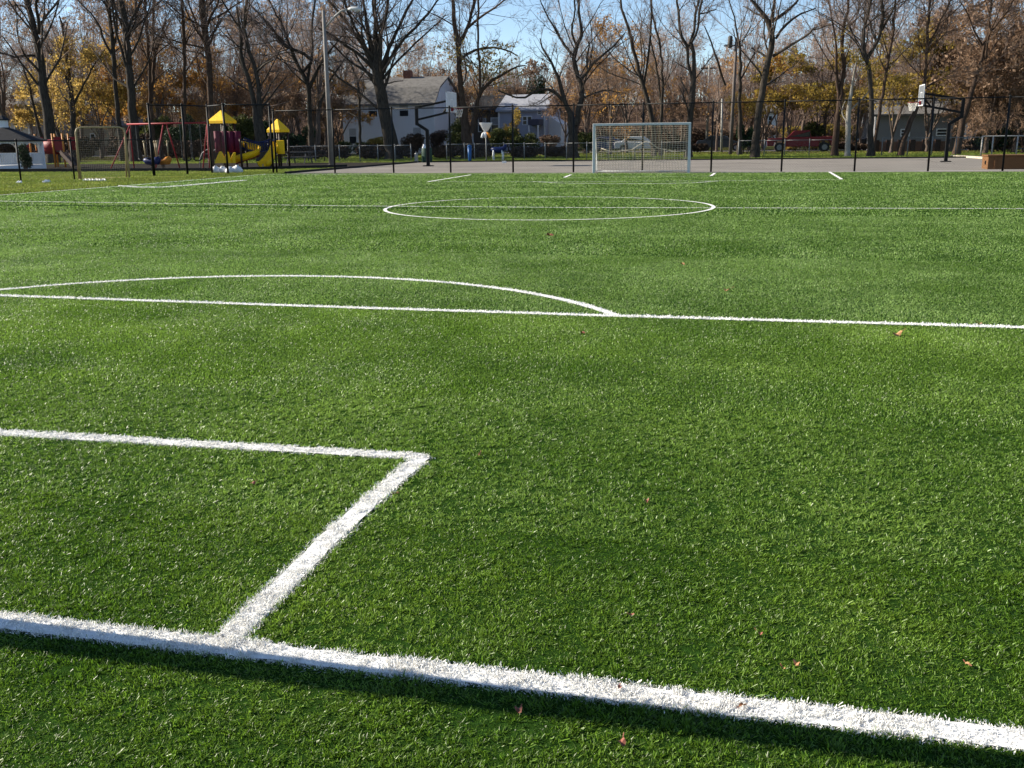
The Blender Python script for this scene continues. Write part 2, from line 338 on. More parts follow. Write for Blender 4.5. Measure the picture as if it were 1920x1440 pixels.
M_shing = mat("grey shingles", (0.145, 0.138, 0.128), 0.9, 0.25, 3, 0.6, bscale=9)
M_shingd = mat("dark shingles", (0.022, 0.023, 0.026), 0.9, 0.25, 4, 0.6, bscale=12)
M_glass = mat("window glass", (0.02, 0.025, 0.03), 0.08, 0.2, 1)
M_trim = mat("white trim", (0.68, 0.70, 0.72), 0.6, 0.05, 4)
M_rubber = mat("tyre rubber", (0.02, 0.02, 0.02), 0.8, 0.2, 8)
M_bark = mat("dark bark", (0.036, 0.029, 0.023), 0.95, 0.35, 5, 0.9, stretch=(3, 3, 0.6), col2=(0.078, 0.064, 0.049))
M_barkr = mat("reddish bark", (0.060, 0.036, 0.025), 0.95, 0.3, 5, 0.9, stretch=(3, 3, 0.6), col2=(0.10, 0.068, 0.048))
M_twig = mat("bare twigs", (0.155, 0.118, 0.098), 0.9, 0.25, 0.7, col2=(0.24, 0.18, 0.15))
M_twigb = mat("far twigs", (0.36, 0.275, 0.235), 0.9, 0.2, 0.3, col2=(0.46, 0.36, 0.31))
M_twigbr = mat("russet twigs", (0.28, 0.175, 0.11), 0.9, 0.3, 0.5, col2=(0.36, 0.235, 0.15))
M_barkb = mat("grey brown bark", (0.11, 0.08, 0.065), 0.95, 0.3, 5, 0.9, stretch=(3, 3, 0.6), col2=(0.17, 0.13, 0.105))
M_syc = mat("pale mottled bark", (0.55, 0.53, 0.47), 0.9, 0.4, 4, 0.4, col2=(0.30, 0.26, 0.20))
M_lyel = mat("yellow autumn leaves", (0.52, 0.33, 0.07), 0.7, 0.3, 0.8, col2=(0.60, 0.44, 0.14), trans=0.5, isl=0.4)
M_lorg = mat("orange autumn leaves", (0.50, 0.25, 0.06), 0.7, 0.3, 0.8, col2=(0.52, 0.30, 0.08), trans=0.45, isl=0.4)
M_lbrn = mat("russet brown leaves", (0.25, 0.165, 0.11), 0.8, 0.3, 0.5, col2=(0.32, 0.22, 0.15), trans=0.3, isl=0.4)
M_ltan = mat("tan clinging leaves", (0.40, 0.27, 0.18), 0.8, 0.3, 0.4, col2=(0.48, 0.34, 0.22), trans=0.4, isl=0.4)
M_lolv = mat("olive gold leaves", (0.30, 0.24, 0.05), 0.7, 0.35, 0.6, col2=(0.42, 0.29, 0.06), trans=0.45, isl=0.4)
M_ever = mat("dark evergreen leaves", (0.018, 0.040, 0.018), 0.7, 0.4, 0.8, col2=(0.04, 0.075, 0.025), trans=0.15, isl=0.5)
M_green = mat("dull green leaves", (0.06, 0.085, 0.02), 0.7, 0.4, 0.8, col2=(0.10, 0.11, 0.03), trans=0.25, isl=0.5)
M_hedge = mat("bare brown hedge", (0.075, 0.050, 0.035), 0.9, 0.35, 0.7, col2=(0.11, 0.07, 0.045), isl=0.4)
# ------------------------------------------------------------------ chain link fences
def wires(a, c, h, gap, r, z0=0.05):
    """diamond mesh of real wires between ground points a and c; triangular section"""
    a = np.array([a[0], a[1], 0.]); c = np.array([c[0], c[1], 0.]); L = np.linalg.norm(c-a); u = (c-a)/L; nrm = np.array([-u[1], u[0], 0]); V = []; F = []
    hh = h-z0; ks = np.arange(-hh, L, gap*1.414)
    segs = []
    for s in (1, -1):
        x0 = ks.copy(); x1 = ks+hh; zz0 = np.zeros_like(x0); zz1 = np.full_like(x0, hh)
        m = x0 < 0; zz0[m] = -x0[m]; x0 = np.maximum(x0, 0); m = x1 > L; zz1[m] -= x1[m]-L; x1 = np.minimum(x1, L)
        P = a+u*x0[:, None] if s > 0 else c-u*x0[:, None]; Q = a+u*x1[:, None] if s > 0 else c-u*x1[:, None]
        P = P+[0, 0, z0]; Q = Q+[0, 0, z0]; P[:, 2] += zz0; Q[:, 2] += zz1; P += nrm*r*s; Q += nrm*r*s; segs.append((P, Q))
    P = np.concatenate([p for p, q in segs]); Q = np.concatenate([q for p, q in segs]); D = Q-P; D /= np.linalg.norm(D, axis=1)[:, None]+1e-9
    A = np.cross(D, nrm); B = np.broadcast_to(nrm, D.shape); n = len(P); V = np.empty((n, 6, 3))
    for j in range(3):
        o = A*math.cos(j*2.094)*r+B*math.sin(j*2.094)*r; V[:, j] = P+o; V[:, 3+j] = Q+o
    k = np.arange(n)[:, None]*6
    return V.reshape(-1, 3), np.concatenate([k+np.array([j, (j+1) % 3, 3+(j+1) % 3, 3+j]) for j in range(3)])
def fence(name, pts, h, label, m, mw, pr=0.04, gap=0.075, wr=0.0018, group=None, cat='fence', bottom=False, hs=None, skip=()):
    hs = hs or [h]*len(pts); t = thing(name, label, cat, (pts[0][0], pts[0][1], 0), group)
    rail = MB(); tops = []
    for i, p in enumerate(pts):
        b = MB(); b.tube([(p[0], p[1], 0), (p[0], p[1], hs[i])], pr, 10); b.lathe((p[0], p[1], hs[i]), [(pr*1.15, -.02), (pr*1.15, .02), (pr*.6, .06)], 10)
        b.obj('post', m, t, True)
        if i and i not in skip:
            rail.tube([(pts[i-1][0], pts[i-1][1], hs[i-1]-.03), (p[0], p[1], hs[i]-.03)], pr*0.62, 8)
            V, F = wires(pts[i-1], p, min(hs[i], hs[i-1])-.03, gap, wr); add_mesh('wire_mesh', V, F, mw, t)
    rail.obj('top_rail', m, t, True)
    return t
bk = [gnd(520, 325), gnd(628, 322.5), gnd(738, 325), gnd(845, 325.5), gnd(962, 324.5), gnd(1075, 323.7), gnd(1204, 322), gnd(1333, 320.5), gnd(1465, 320), gnd(1602, 319), gnd(1740, 318), gnd(1880, 317)]
bkx = [-22.1]+[gnd(px, py)[0]*43.6/gnd(px, py)[1] for px, py in ((628, 322), (738, 322), (845, 322), (962, 322), (1075, 322), (1204, 322), (1333, 320), (1465, 320), (1602, 319), (1740, 318), (1880, 317))]
bpts = [(bkx[0], 43.75)]+[(v, 43.62) for v in bkx[1:]]; bpts += [(bpts[-1][0]+2.9, 43.62), (bpts[-1][0]+5.8, 43.62)]
fence('tall_fence', bpts, 2.86, 'tall black chain link fence along the far goal line with ten foot panels', M_blk, M_wire)
fence('tall_fence', [(-22.2, 43.6), (-24.0, 42.6), tuple(gnd(398, 325))[:2], tuple(gnd(352, 327.5))[:2], tuple(gnd(290, 330))[:2]], 3.14,
      'taller black chain link fence in front of the yellow roofed playground', M_blk, M_wire, pr=0.05)
fence('low_fence', [tuple(gnd(288, 330.5))[:2], tuple(gnd(140, 337.5))[:2], tuple(gnd(40, 342.5))[:2], (-29.9, 32.6), (-31.5, 29.5)], 1.63,
      'lower black chain link fence running past the white gazebo', M_blk, M_wire, pr=0.035)
def px_line(pxs, Y, slope=0): return [tuple(at(p, 300, Y+slope*(p-pxs[0]))[:2]) for p in pxs]
fence('small_galvanised_fence', px_line([541, 592, 637, 675, 709, 741, 771], 64.5), 1.1, 'waist high grey chain link fence left of the basketball post', M_galv, M_galv, pr=0.032, gap=.09, wr=.002)
fence('small_galvanised_fence', px_line([838, 871, 890, 912, 945, 983, 1022, 1062, 1100, 1140, 1190, 1240, 1290], 66.5), 1.12, 'waist high grey chain link fence behind the soccer goal', M_galv, M_galv, pr=0.03, gap=.09, wr=.002)
fence('small_galvanised_fence', px_line([1384, 1432, 1470, 1516, 1563], 74), 1.12, 'waist high grey chain link fence in front of the red pickup truck', M_galv, M_galv, pr=0.035, gap=.09, wr=.002)
fence('small_galvanised_fence', px_line([1652, 1700, 1745, 1790, 1838], 73), 1.2, 'waist high grey chain link fence before the long grey building', M_galv, M_galv, pr=0.035, gap=.09, wr=.002)
t = thing('pipe_railing', 'pale bare pipe railing above the brown timber box', 'railing', at(1838, 285, 70))
rp = px_line([1838, 1858, 1881, 1904, 1930], 68); b = MB(); b.tube([(x, y, 1.25) for x, y in rp], .04, 8); b.obj('rail', M_galvl, t, True)
for x, y in rp: b = MB(); b.tube([(x, y, 0), (x, y, 1.25)], .045, 8); b.obj('post', M_galvl, t, True)
# ------------------------------------------------------------------ soccer goals
def soccer_goal(x0, x1, y, s, label, nets=True, h=2.04):
    """posts at x0,x1 on line y; the net falls to the side s (+1 upfield)"""
    t = thing('soccer_goal', label, 'goal', ((x0+x1)/2, y, 0)); wd = .10
    for x in (x0, x1):
        b = MB(); b.box((x-wd/2, y-wd/2, 0), (x+wd/2, y+wd/2, h-wd)); b.obj('goal_post', M_goalw, t, bevel=.015)
    b = MB(); b.box((x0-wd/2, y-wd/2, h-wd+.001), (x1+wd/2, y+wd/2, h)); b.obj('crossbar', M_goalw, t, bevel=.015)
    d0, d1 = .35*s, .95*s
    for x in (x0, x1):
        b = MB(); b.tube([(x, y+.05*s, h-.05), (x, y+d0, h-.08), (x, y+d1, .06), (x, y+.05*s, .05)], .02, 8); b.obj('side_frame', M_goalw, t, True)
    b = MB(); b.tube([(x0, y+d1, .05), (x1, y+d1, .05)], .028, 8); b.obj('rear_bar', M_goalw, t, True)
    if not nets: return t
    # back net: slack curtain from the crossbar to the rear bar
    nb, nh = 33, 24; L = x1-x0
    def P(u, v):
        sag = .42*math.sin(math.pi*v)*(.6+.4*math.sin(7*u+2*v)); yy = y+s*(.05+.30*min(v*3, 1)+.5*v*v+.1*math.sin(9*u+1.3)*v-.10*sag)
        return (x0+L*u+.03*math.sin(5*v+9*u), yy, (h-.09)*(1-v)**1.0*(1-.04*math.sin(u*8)*v)-.10*math.sin(math.pi*u)*math.sin(math.pi*v)+.02)
    b = MB()
    for i in range(nb+1): b.tube([P(i/nb, v/12) for v in range(13)], .0062, 3, False)
    for j in range(nh+1): b.tube([P(u/24, j/nh) for u in range(25)], .0062, 3, False)
    b.obj('back_net', M_net, t)
    for x in (x0+.01, x1-.01):
        b = MB()
        for i in range(9):
            f = i/8; ytop = y+s*(.05+.3*f); yb = y+s*(.05+.88*f)
            b.tube([(x, ytop, h-.1-.03*f), (x+.03*math.sin(i), (ytop+yb)/2-.04*s*f, h*.5), (x, yb, .06)], .005, 3, False)
        for j in range(1, 18):
            f = j/18; z = (h-.1)*(1-f); b.tube([(x, y+.05*s, z), (x, y+s*(.2+.38*f), z-.03), (x, y+s*(.35+.55*f), z)], .005, 3, False)
        b.obj('side_net', M_netw, t)
    return t
gl, gr = at(1110.5, 329, 42.5), at(1291.5, 326, 42.5)
g_ = soccer_goal(gl[0]+.05, gr[0]-.02, 42.55, 1, 'white soccer goal with a sagging net on the far goal line')
b = MB(); b.tube([at(px, py, 43.25) for px, py in ((1127, 278), (1145, 284), (1165, 283), (1185, 281), (1196, 273), (1211, 265), (1222, 269), (1232, 277), (1248, 281), (1266, 284), (1286, 282))], .014, 6)
for k in range(9): f = k/8; b.tube([at(1127+159*f, 283-6*math.sin(3.1*f), 43.25), at(1129+155*f, 300, 43.35)], .006, 4)
b.obj('bunched_net', M_net, g_, True)
soccer_goal(-6.55, -2.78, 2.475, -1, 'near soccer goal whose crossbar shadow falls along the front goal line', nets=False)
b = MB(); V = []
for nm, lab, px, py, sz, dz in (): pass
# tan practice goal with rounded corners, left of the field
t = thing('practice_goal', 'tan metal practice goal with rounded top corners on the left grass', 'goal', gnd(195, 337))
A = gnd(152, 337.5); B = gnd(243, 335); u = (B-A)/np.linalg.norm(B-A); hh = 2.12; zz = np.array([0, 0, 1.])
def roundframe(off, r_, hh):
    pts = [A+off, A+off+zz*(hh-.22), A+off+zz*(hh-.06)+u*.06, A+off+zz*hh+u*.22, B+off+zz*hh-u*.22, B+off+zz*(hh-.06)-u*.06, B+off+zz*(hh-.22), B+off]
    return MB().tube(pts, r_, 8)
roundframe(0*u, .04, hh).obj('front_frame', M_tan, t, True)
bkv = np.array([-u[1], u[0], 0])*0.95
b = MB(); b.tube([A, A+bkv, B+bkv, B], .035, 8); b.obj('base_frame', M_tan, t, True)
for q in (A, B): b = MB(); b.tube([q+bkv, q+zz*(hh-.15)], .03, 8); b.obj('brace', M_tan, t, True)
b = MB(); L = np.linalg.norm(B-A)
for i in range(27):
    q = A+u*L*i/26; b.tube([q+zz*(hh-.02), q+bkv*.42+zz*hh*.5, q+bkv], .0017, 3, False)
for j in range(1, 24):
    f = j/24; b.tube([A+bkv*f*1+zz*hh*(1-f), (A+B)/2+bkv*(f*.92)+zz*(hh*(1-f)-.04), B+bkv*f+zz*hh*(1-f)], .0017, 3, False)
b.obj('net', M_net, t)
b = MB(); c = gnd(172, 340); 
for k in range(9):
    q = c+[k*.11-.4, .06*math.sin(k*2), .03]; b.tube([q, q+[.09, .05, .05], q+[.2, -.04, .01]], .035, 6)
tag(b.obj('loose_netting', M_netw, loc=tuple(c)), 'crumpled pale netting on the grass before the tan goal', 'netting')
# ------------------------------------------------------------------ basketball hoops
def hoop(px, py, Y, sx, label, bpx, head_px, mir_reach):
    base = at(px, py, Y); base[2] = 0; x, y = base[0], base[1]; t = thing('basketball_hoop', label, 'basketball hoop', base)
    S = sx; kx = -S*.58                                         # the pole kinks backwards, the arms reach forward
    b = MB(); b.bar((x, y, 0), (x, y, 1.98), .17); b.bar((x, y, 1.94), (x+kx, y, 2.30), .15); b.obj('pole', M_blk, t, bevel=.02)
    b = MB(); b.box((x-.24, y-.24, .0), (x+.24, y+.24, .06)); b.obj('base_plate', M_blk, t)
    b = MB(); b.bar((x+kx, y, 2.22), (x+kx, y, 3.22), .16); b.obj('upright', M_blk, t, bevel=.02)
    bx = x+S*mir_reach
    for z0, z1 in ((3.16, 3.50), (2.50, 2.90)):
        b = MB(); b.bar((x+kx, y, z0), (bx-S*.06, y, z1), .11); b.obj('arm', M_blk, t, bevel=.015)
    for yy in (-.3, .3):
        b = MB(); b.bar((bx-S*.5, y, 2.82), (bx-S*.05, y+yy, 3.3), .05); b.obj('brace', M_blk, t)
    b = MB(); b.box((bx-.02, y-.9, 2.87), (bx+.02, y+.9, 3.93)); bo = b.obj('backboard', M_board if S < 0 else M_boardl, t)
    f = MB(); w_ = .045; e = bx+S*.024
    for a, c in (((-.9, 2.87), (.9, 2.87+w_)), ((-.9, 3.93-w_), (.9, 3.93)), ((-.9, 2.87), (-.9+w_, 3.93)), ((.9-w_, 2.87), (.9, 3.93)), ((-.3, 3.1), (.3, 3.14)), ((-.3, 3.52), (.3, 3.56)), ((-.3, 3.1), (-.26, 3.56)), ((.26, 3.1), (.3, 3.56))):
        f.box((min(e, e+S*.01), y+a[0], a[1]), (max(e, e+S*.01), y+c[0], c[1]))
    f.obj('border_stripe', M_wht, bo)
    rc = bx+S*.42; b = MB(); b.tube([(rc+.23*math.cos(a), y+.23*math.sin(a), 3.05) for a in np.linspace(0, 2*math.pi, 25)], .014, 6, False)
    b.bar((bx+S*.02, y, 3.04), (bx+S*.2, y, 3.04), .14, .05); b.box((min(bx+S*.03, bx+S*.08), y-.16, 2.93), (max(bx+S*.03, bx+S*.08), y+.16, 3.12)); b.obj('rim', M_redp, t)
    b = MB(); n = 12
    for k in range(n):
        for sg in (1, -1):
            pts = []
            for q in range(7):
                f_ = q/6; a = 2*math.pi*(k+sg*f_*1.5)/n; rr = .23-.10*f_; pts.append((rc+rr*math.cos(a), y+rr*math.sin(a), 3.04-.42*f_))
            b.tube(pts, .007, 3, False)
    b.obj('net', M_netw, t)
    return t
M_boardl = mat("pale backboard", (0.55, 0.58, 0.60), 0.4, 0.06, 4)
M_board = mat("translucent backboard", (0.15, 0.17, 0.19), 0.25, 0.08, 4)
hoop(803, 312, 53.5, 1, 'black gooseneck basketball hoop on the left, facing right', 0, 0, 1.42)
hoop(1773, 303, 57.2, -1, 'black gooseneck basketball hoop on the right, facing left', 0, 0, 1.45)
# ------------------------------------------------------------------ street lamps
def street_lamp(x, y, label, flip=1):
    t = thing('street_lamp', label, 'street lamp', (x, y, 0))
    b = MB(); b.tube([(x, y, 0), (x, y, 8.35)], [.15, .085], 12); b.obj('pole', M_lampp, t, True)
    b = MB(); b.box((x-.2, y-.2, 0), (x+.2, y+.2, .12)); b.obj('base_plate', M_galv, t)
    b = MB(); b.tube([(x+.05, y, 7.45), (x+.6, y-.05, 7.95), (x+1.1, y-.1, 8.28), (x+1.6, y-.12, 8.34)], .055, 8); b.obj('arm', M_galv, t, True)
    b = MB(); b.tube([(x+1.5, y-.12, 8.34), (x+1.7, y-.12, 8.36), (x+2.05, y-.12, 8.33), (x+2.3, y-.12, 8.27)], [.05, .10, .12, .06], 10); lh = b.obj('lamp_head', M_goalw, t, True)
    b = MB(); b.lathe((x+2.0, y-.12, 8.22), [(.03, -.08), (.09, -.04), (.11, .03)], 12); b.obj('lens', M_galvl, lh, True)
M_lampp = mat("weathered lamp pole", (0.20, 0.185, 0.17), 0.7, 0.15, 4)
lp = at(622, 313, 53.3); street_lamp(lp[0], lp[1], 'grey street lamp with one curved arm beside the basketball court')
street_lamp(-23.2, 21.7, 'street lamp by the halfway line whose shadow crosses the turf')
# ------------------------------------------------------------------ gazebo
def ring(c, r_, n, a0=0): return [(c[0]+r_*math.cos(a0+2*math.pi*k/n), c[1]+r_*math.sin(a0+2*math.pi*k/n)) for k in range(n)]
gc = at(14, 300, 50); gx, gy = gc[0], gc[1]; s_ = mpp(40, 50); t = thing('gazebo', 'white eight sided gazebo with dark roof at the left edge', 'gazebo', (gx, gy, 0))
er = 2.3; hz = at(80, 262, 50)[2]; tz = at(14, 239, 50)[2]; a0 = math.pi/8
b = MB(); R1 = ring((gx, gy), er, 8, a0); R0 = ring((gx, gy), .3, 8, a0)
V = [(x, y, hz) for x, y in R1]+[(x, y, tz) for x, y in R0]+[(x, y, hz-.06) for x, y in R1]
b.add(V, [(k, (k+1) % 8, 8+(k+1) % 8, 8+k) for k in range(8)]+[(16+k, 16+(k+1) % 8, (k+1) % 8, k) for k in range(8)]+[tuple(range(23, 15, -1))]); rf = b.obj('roof', M_shingd, t)
cz = tz+.5; b = MB(); b.prism(ring((gx, gy), .30, 8, a0), 'z', tz-.03, cz-.1); cu = b.obj('cupola', M_wht, rf)
b = MB(); b.lathe((gx, gy, cz-.1), [(.42, 0), (.38, .06), (.02, .28)], 8); b.obj('cupola_roof', M_shingd, rf)
b = MB(); b.prism(ring((gx, gy), 2.08, 8, a0), 'z', 0, .28); b.obj('floor', M_wht, t)
pr_ = ring((gx, gy), 1.98, 8, a0)
for k in range(8):
    p, q = np.array([*pr_[k], 0.]), np.array([*pr_[(k+1) % 8], 0.])
    b = MB(); b.bar(p+zz*.28, p+zz*(hz-.05), .12); b.obj('post', M_wht, t)
    b = MB(); b.bar(p+zz*(hz-.10), q+zz*(hz-.10), .05, .16)
    for f in (.14, .28):
        b.bar(p+(q-p)*.04+zz*(hz-.62+f), p+(q-p)*(.04+f*.8)+zz*(hz-.16), .04, .06); b.bar(q+(p-q)*.04+zz*(hz-.62+f), q+(p-q)*(.04+f*.8)+zz*(hz-.16), .04, .06)
    b.obj('frieze', M_wht, t)
    if k == 5: continue
    b = MB(); b.bar(p+zz*.92, q+zz*.92, .07, .06); b.bar(p+zz*.36, q+zz*.36, .05, .05)
    for i in range(1, 12): c = p+(q-p)*i/12; b.bar(c+zz*.36, c+zz*.90, .05)
    b.obj('railing', M_wht, t)
# ------------------------------------------------------------------ playgrounds
zz = np.array([0, 0, 1.])
def pz(px, py, Y): return at(px, py, Y)
# red tube play structure behind the gazebo
Yp = 55; o_ = at(105, 300, Yp); t = thing('play_structure', 'red tunnel play structure on orange posts behind the gazebo', 'play structure', (o_[0], o_[1], 0))
tb = [at(84, 276, Yp), at(100, 275, Yp), at(114, 277, Yp)]; b = MB(); b.tube(tb, [.42, .46, .42], 20); b.obj('tunnel', M_redp, t, True)
for p in (56, 67, 99, 104, 118, 129):
    q = at(p, 268, Yp+(.8 if p in (67, 104, 129) else -.5)); b = MB(); b.tube([(q[0], q[1], 0), (q[0], q[1], 2.05)], .055, 8); b.obj('post', M_org, t, True)
for x0, x1 in ((54, 70), (117, 131)):
    a, c = at(x0, 276, Yp-.5), at(x1, 276, Yp+.8); b = MB(); b.box((a[0], a[1], .95), (c[0], c[1], 1.03)); b.obj('deck', M_brn, t)
    b = MB(); b.box((a[0]+.05, a[1]-.03, 1.04), (c[0]-.05, a[1]+.02, 1.85)); b.box((a[0]+.05, c[1]-.03, 1.04), (c[0]-.05, c[1]+.02, 1.85)); b.obj('panel', M_redp, t)
b = MB(); s0, s1 = at(119, 285, Yp-.6), at(141, 308, Yp-1.6)
for off in (-.28, .28): b.bar(s0+[0, off, 0], [s1[0], s1[1]+off, .18], .05, .28)
b.bar(s0, [s1[0], s1[1], .15], .5, .04); b.obj('slide', M_brn, t)
# swing set
Ys = 49.2; o_ = at(300, 315, Ys); t = thing('swing_set', 'long red steel swing set left of the yellow roofed tower', 'swing set', (o_[0], o_[1], 0))
bl, br_ = at(238, 233, Ys), at(390, 230, Ys); b = MB(); b.tube([bl, br_], .045, 10); b.obj('top_beam', M_red, t, True)
for tp, fx, dy in (((243, 236), 206, -1.0), ((243, 236), 252, 1.2), ((306, 233), 291, -1.0), ((312, 233), 338, 1.2), ((388, 232), 393, -1.0), ((388, 232), 381, 1.2)):
    p = at(*tp, Ys); q = at(fx, 318, Ys+dy); q[2] = 0; b = MB(); b.tube([p, q], .036, 8); b.obj('leg', M_red, t, True)
for p, c in ((225, M_wht), (262, M_blk), (345, M_blk), (365, M_blk)):
    a = at(p, 232, Ys);
    if a[0] < bl[0]: continue
    st = MB(); st.tube([(a[0]-.28, a[1], .62), (a[0]-.15, a[1], .5), (a[0]+.15, a[1], .5), (a[0]+.28, a[1], .62)], .035, 8); so_ = st.obj('swing_seat', c, t, True)
    b = MB()
    for dx in (-.28, .28): b.tube([(a[0]+dx, a[1], .62), (a[0]+dx, a[1], bl[2]-.03)], .008, 4)
    b.obj('chain', M_galv, so_)
def rider(px, Y, m, label):
    o = at(px, 310, Y); x, y = o[0], o[1]; t = thing('spring_rider', label, 'spring rider', (x, y, 0))
    b = MB(); b.tube([(x+.1*math.cos(k*.8), y+.1*math.sin(k*.8), .02+k*.012) for k in range(32)], .018, 6); b.obj('spring', M_blk, t, True)
    b = MB(); b.tube([(x-.48, y, .55), (x-.3, y, .5), (x, y, .46), (x+.3, y, .5), (x+.46, y, .66)], [.1, .2, .18, .22, .12], 12); b.obj('body', m, t, True)
    for dx in (-.36, .34):
        b = MB(); b.tube([(x+dx, y, .6), (x+dx*1.1, y, 1.5)], .04, 8); b.lathe((x+dx*1.1, y, 1.5), [(.03, -.06), (.075, 0), (.03, .07)], 10); b.obj('handle', M_tan, t, True)
    b = MB(); b.box((x-.22, y-.16, .62), (x+.2, y+.16, .67)); b.obj('seat', M_blk, t)
rider(286, 48.4, M_navy, 'dark blue spring rider with two tall tan handles')
rider(306, 48.8, M_org, 'orange spring rider beside the dark blue one')
t = thing('arch_climber', 'grey double arch climber beside the purple tower', 'climber', (*at(385, 315, 51)[:2], 0))
for dx in (0, 8):
    b = MB(); x0 = at(374+dx, 300, 51)[0]; yy = 51+dx*.06; b.tube([(x0, yy, 0), (x0+.02, yy, .5), (x0+.2, yy, .85), (x0+.48, yy, 1.02), (x0+.75, yy, 1.05)], .03, 8); b.obj('arch', M_galv, t, True)
b = MB()
for k in range(3): b.tube([(x0-.2+.1*k, 51, .3+.25*k), (x0+.05*k, 51.5, .3+.25*k)], .02, 6)
b.obj('rung', M_galv, t)
# towers with yellow roofs joined by a blue bridge
Yt = 50; o_ = at(430, 318, Yt); t = thing('play_structure', 'maroon play structure with two yellow roofed towers and slides', 'play structure', (o_[0], o_[1], 0))
def pyramid(cx, cy, r_, z0, z1, skirt=.14):
    b = MB(); c = [(cx-r_, cy-r_), (cx+r_, cy-r_), (cx+r_, cy+r_), (cx-r_, cy+r_)]; q = .07
    V = [(x, y, z0) for x, y in c]+[(x, y, z0+skirt) for x, y in c]+[(cx+(x-cx)*q, cy+(y-cy)*q, z1) for x, y in c]
    return b.add(V, [(k, (k+1) % 4, 4+(k+1) % 4, 4+k) for k in range(4)]+[(4+k, 4+(k+1) % 4, 8+(k+1) % 4, 8+k) for k in range(4)]+[(8, 9, 10, 11), (3, 2, 1, 0)])
def rotpts(b, cx, cy, a):
    ca, sa = math.cos(a), math.sin(a); b.V = [(cx+(x-cx)*ca-(y-cy)*sa, cy+(x-cx)*sa+(y-cy)*ca, z) for x, y, z in b.V]; return b
c1 = at(422, 300, Yt+.6); e1 = at(420, 231, Yt)[2]; p1 = at(416, 207, Yt+.6)[2]
rotpts(pyramid(c1[0], c1[1], .54, e1, p1), c1[0], c1[1], -.21).obj('roof', M_yel, t)
for a in range(4):
    an = -.21+math.pi/4+a*math.pi/2; q = (c1[0]+.62*math.cos(an), c1[1]+.62*math.sin(an)); b = MB(); b.tube([(*q, 0), (*q, e1+.1)], .06, 8); b.obj('post', M_brn, t, True)
b = MB(); b.box((c1[0]-.46, c1[1]-.46, .92), (c1[0]+.46, c1[1]+.46, 1.0)); rotpts(b, c1[0], c1[1], -.21).obj('deck', M_brn, t)
for i, p in enumerate((408, 421, 433, 445)):
    a = at(p, 258, Yt-.35+.1*i); b = MB(); b.tube([(a[0], a[1], at(p, 286, Yt)[2]), (a[0], a[1], at(p, 246, Yt)[2])], [.17, .19], 12); b.obj('panel', M_mar, t, True)
b = MB(); b.box((c1[0]-.62, c1[1]+.55, 1.0), (c1[0]+.62, c1[1]+.62, 1.9)); b.obj('panel', M_mar, t)
for p, z0, z1 in ((395, 0, 1.95), (399, 0, 2.3), (453, 0, 1.6)):
    a = at(p, 300, Yt-.6); b = MB(); b.tube([(a[0], a[1], z0), (a[0], a[1], z1)], .035 if p == 395 else .06, 8); b.obj('post', M_tan if p == 395 else M_brn, t, True)
def scoop(pxs, Y0, m, name='slide', wd=.3, yoff=0.):
    pts = [at(*p, Y0+yoff*i) for i, p in enumerate(pxs)]; V = []; F = []
    n = 7
    for i, p in enumerate(pts):
        d = pts[min(i+1, len(pts)-1)]-pts[max(i-1, 0)]; d /= np.linalg.norm(d); sv = np.cross(d, zz); sv /= np.linalg.norm(sv)+1e-9; up = np.cross(sv, d)
        W = wd[i] if hasattr(wd, '__len__') else wd
        for r2 in (1, .86):
            for j in range(n): a = math.pi*(1+j/(n-1)); V.append(p+sv*math.cos(a)*W*r2+up*(math.sin(a)*W*r2*.9))
    for i in range(len(pts)-1):
        for j in range(n-1):
            k = i*2*n; F.append((k+j, k+j+1, k+2*n+j+1, k+2*n+j)); F.append((k+n+j, k+2*n+n+j, k+2*n+n+j+1, k+n+j+1))
        F.append((k, k+2*n, k+3*n, k+n)); F.append((k+n-1, k+2*n-1, k+4*n-1, k+3*n-1))
    b = MB(); b.add(V, F); return b.obj(name, m, t, True)
# pointed yellow panels low on the tower
for (xa, xb, xt, zt) in ((404, 426, 414, 284), (419, 434, 426, 285), (428, 441, 438, 286)):
    a, c, tp = at(xa, 306, Yt-.8), at(xb, 306, Yt-.8), at(xt, zt, Yt-.8); yy = Yt-.8-(.06 if xa == 404 else .0)+(.08 if xa == 428 else 0); zb = at(xa, 306, Yt-.8)[2]
    b = MB(); b.prism([(a[0], zb), (c[0], zb), (c[0]-.02, zb+.12), (tp[0]+.07, tp[2]), (tp[0]-.07, tp[2]), (a[0]+.02, zb+.12)], 'y', yy, yy+.05); b.obj('climbing_panel', M_yel, t, bevel=.015)
# spiral slide
sp = []; ctr = at(462, 288, Yt+.4)
for k in range(13):
    f = k/12; a = math.pi*1.0-f*math.pi*1.65; sp.append((ctr[0]+.46*math.cos(a), ctr[1]+.46*math.sin(a), 1.30-.95*f))
V = []; F = []
for i, p in enumerate(sp):
    p = np.array(p); o = np.array([ctr[0], ctr[1], p[2]])-p; o /= np.linalg.norm(o)
    for q, z in ((-.34, .34), (-.30, .03), (-.05, -.06), (.25, .0), (.28, .16), (.24, .16), (.21, .04), (-.05, -.01), (-.25, .06), (-.30, .34)): V.append(p+o*q+zz*z)
for i in range(len(sp)-1):
    for j in range(10): F.append((i*10+j, i*10+(j+1) % 10, (i+1)*10+(j+1) % 10, (i+1)*10+j))
b = MB(); b.add(V, F); so_ = b.obj('spiral_slide', M_yel, t, True)
b = MB(); b.tube([np.array(p)+zz*-.05+(np.array(p)-np.array([ctr[0], ctr[1], p[2]]))*.5 for p in sp], .028, 6); b.obj('rim', M_redp, so_, True)
b = MB(); b.tube([(ctr[0], ctr[1], 0), (ctr[0], ctr[1], 1.4)], .05, 8); b.obj('post', M_brn, t, True)
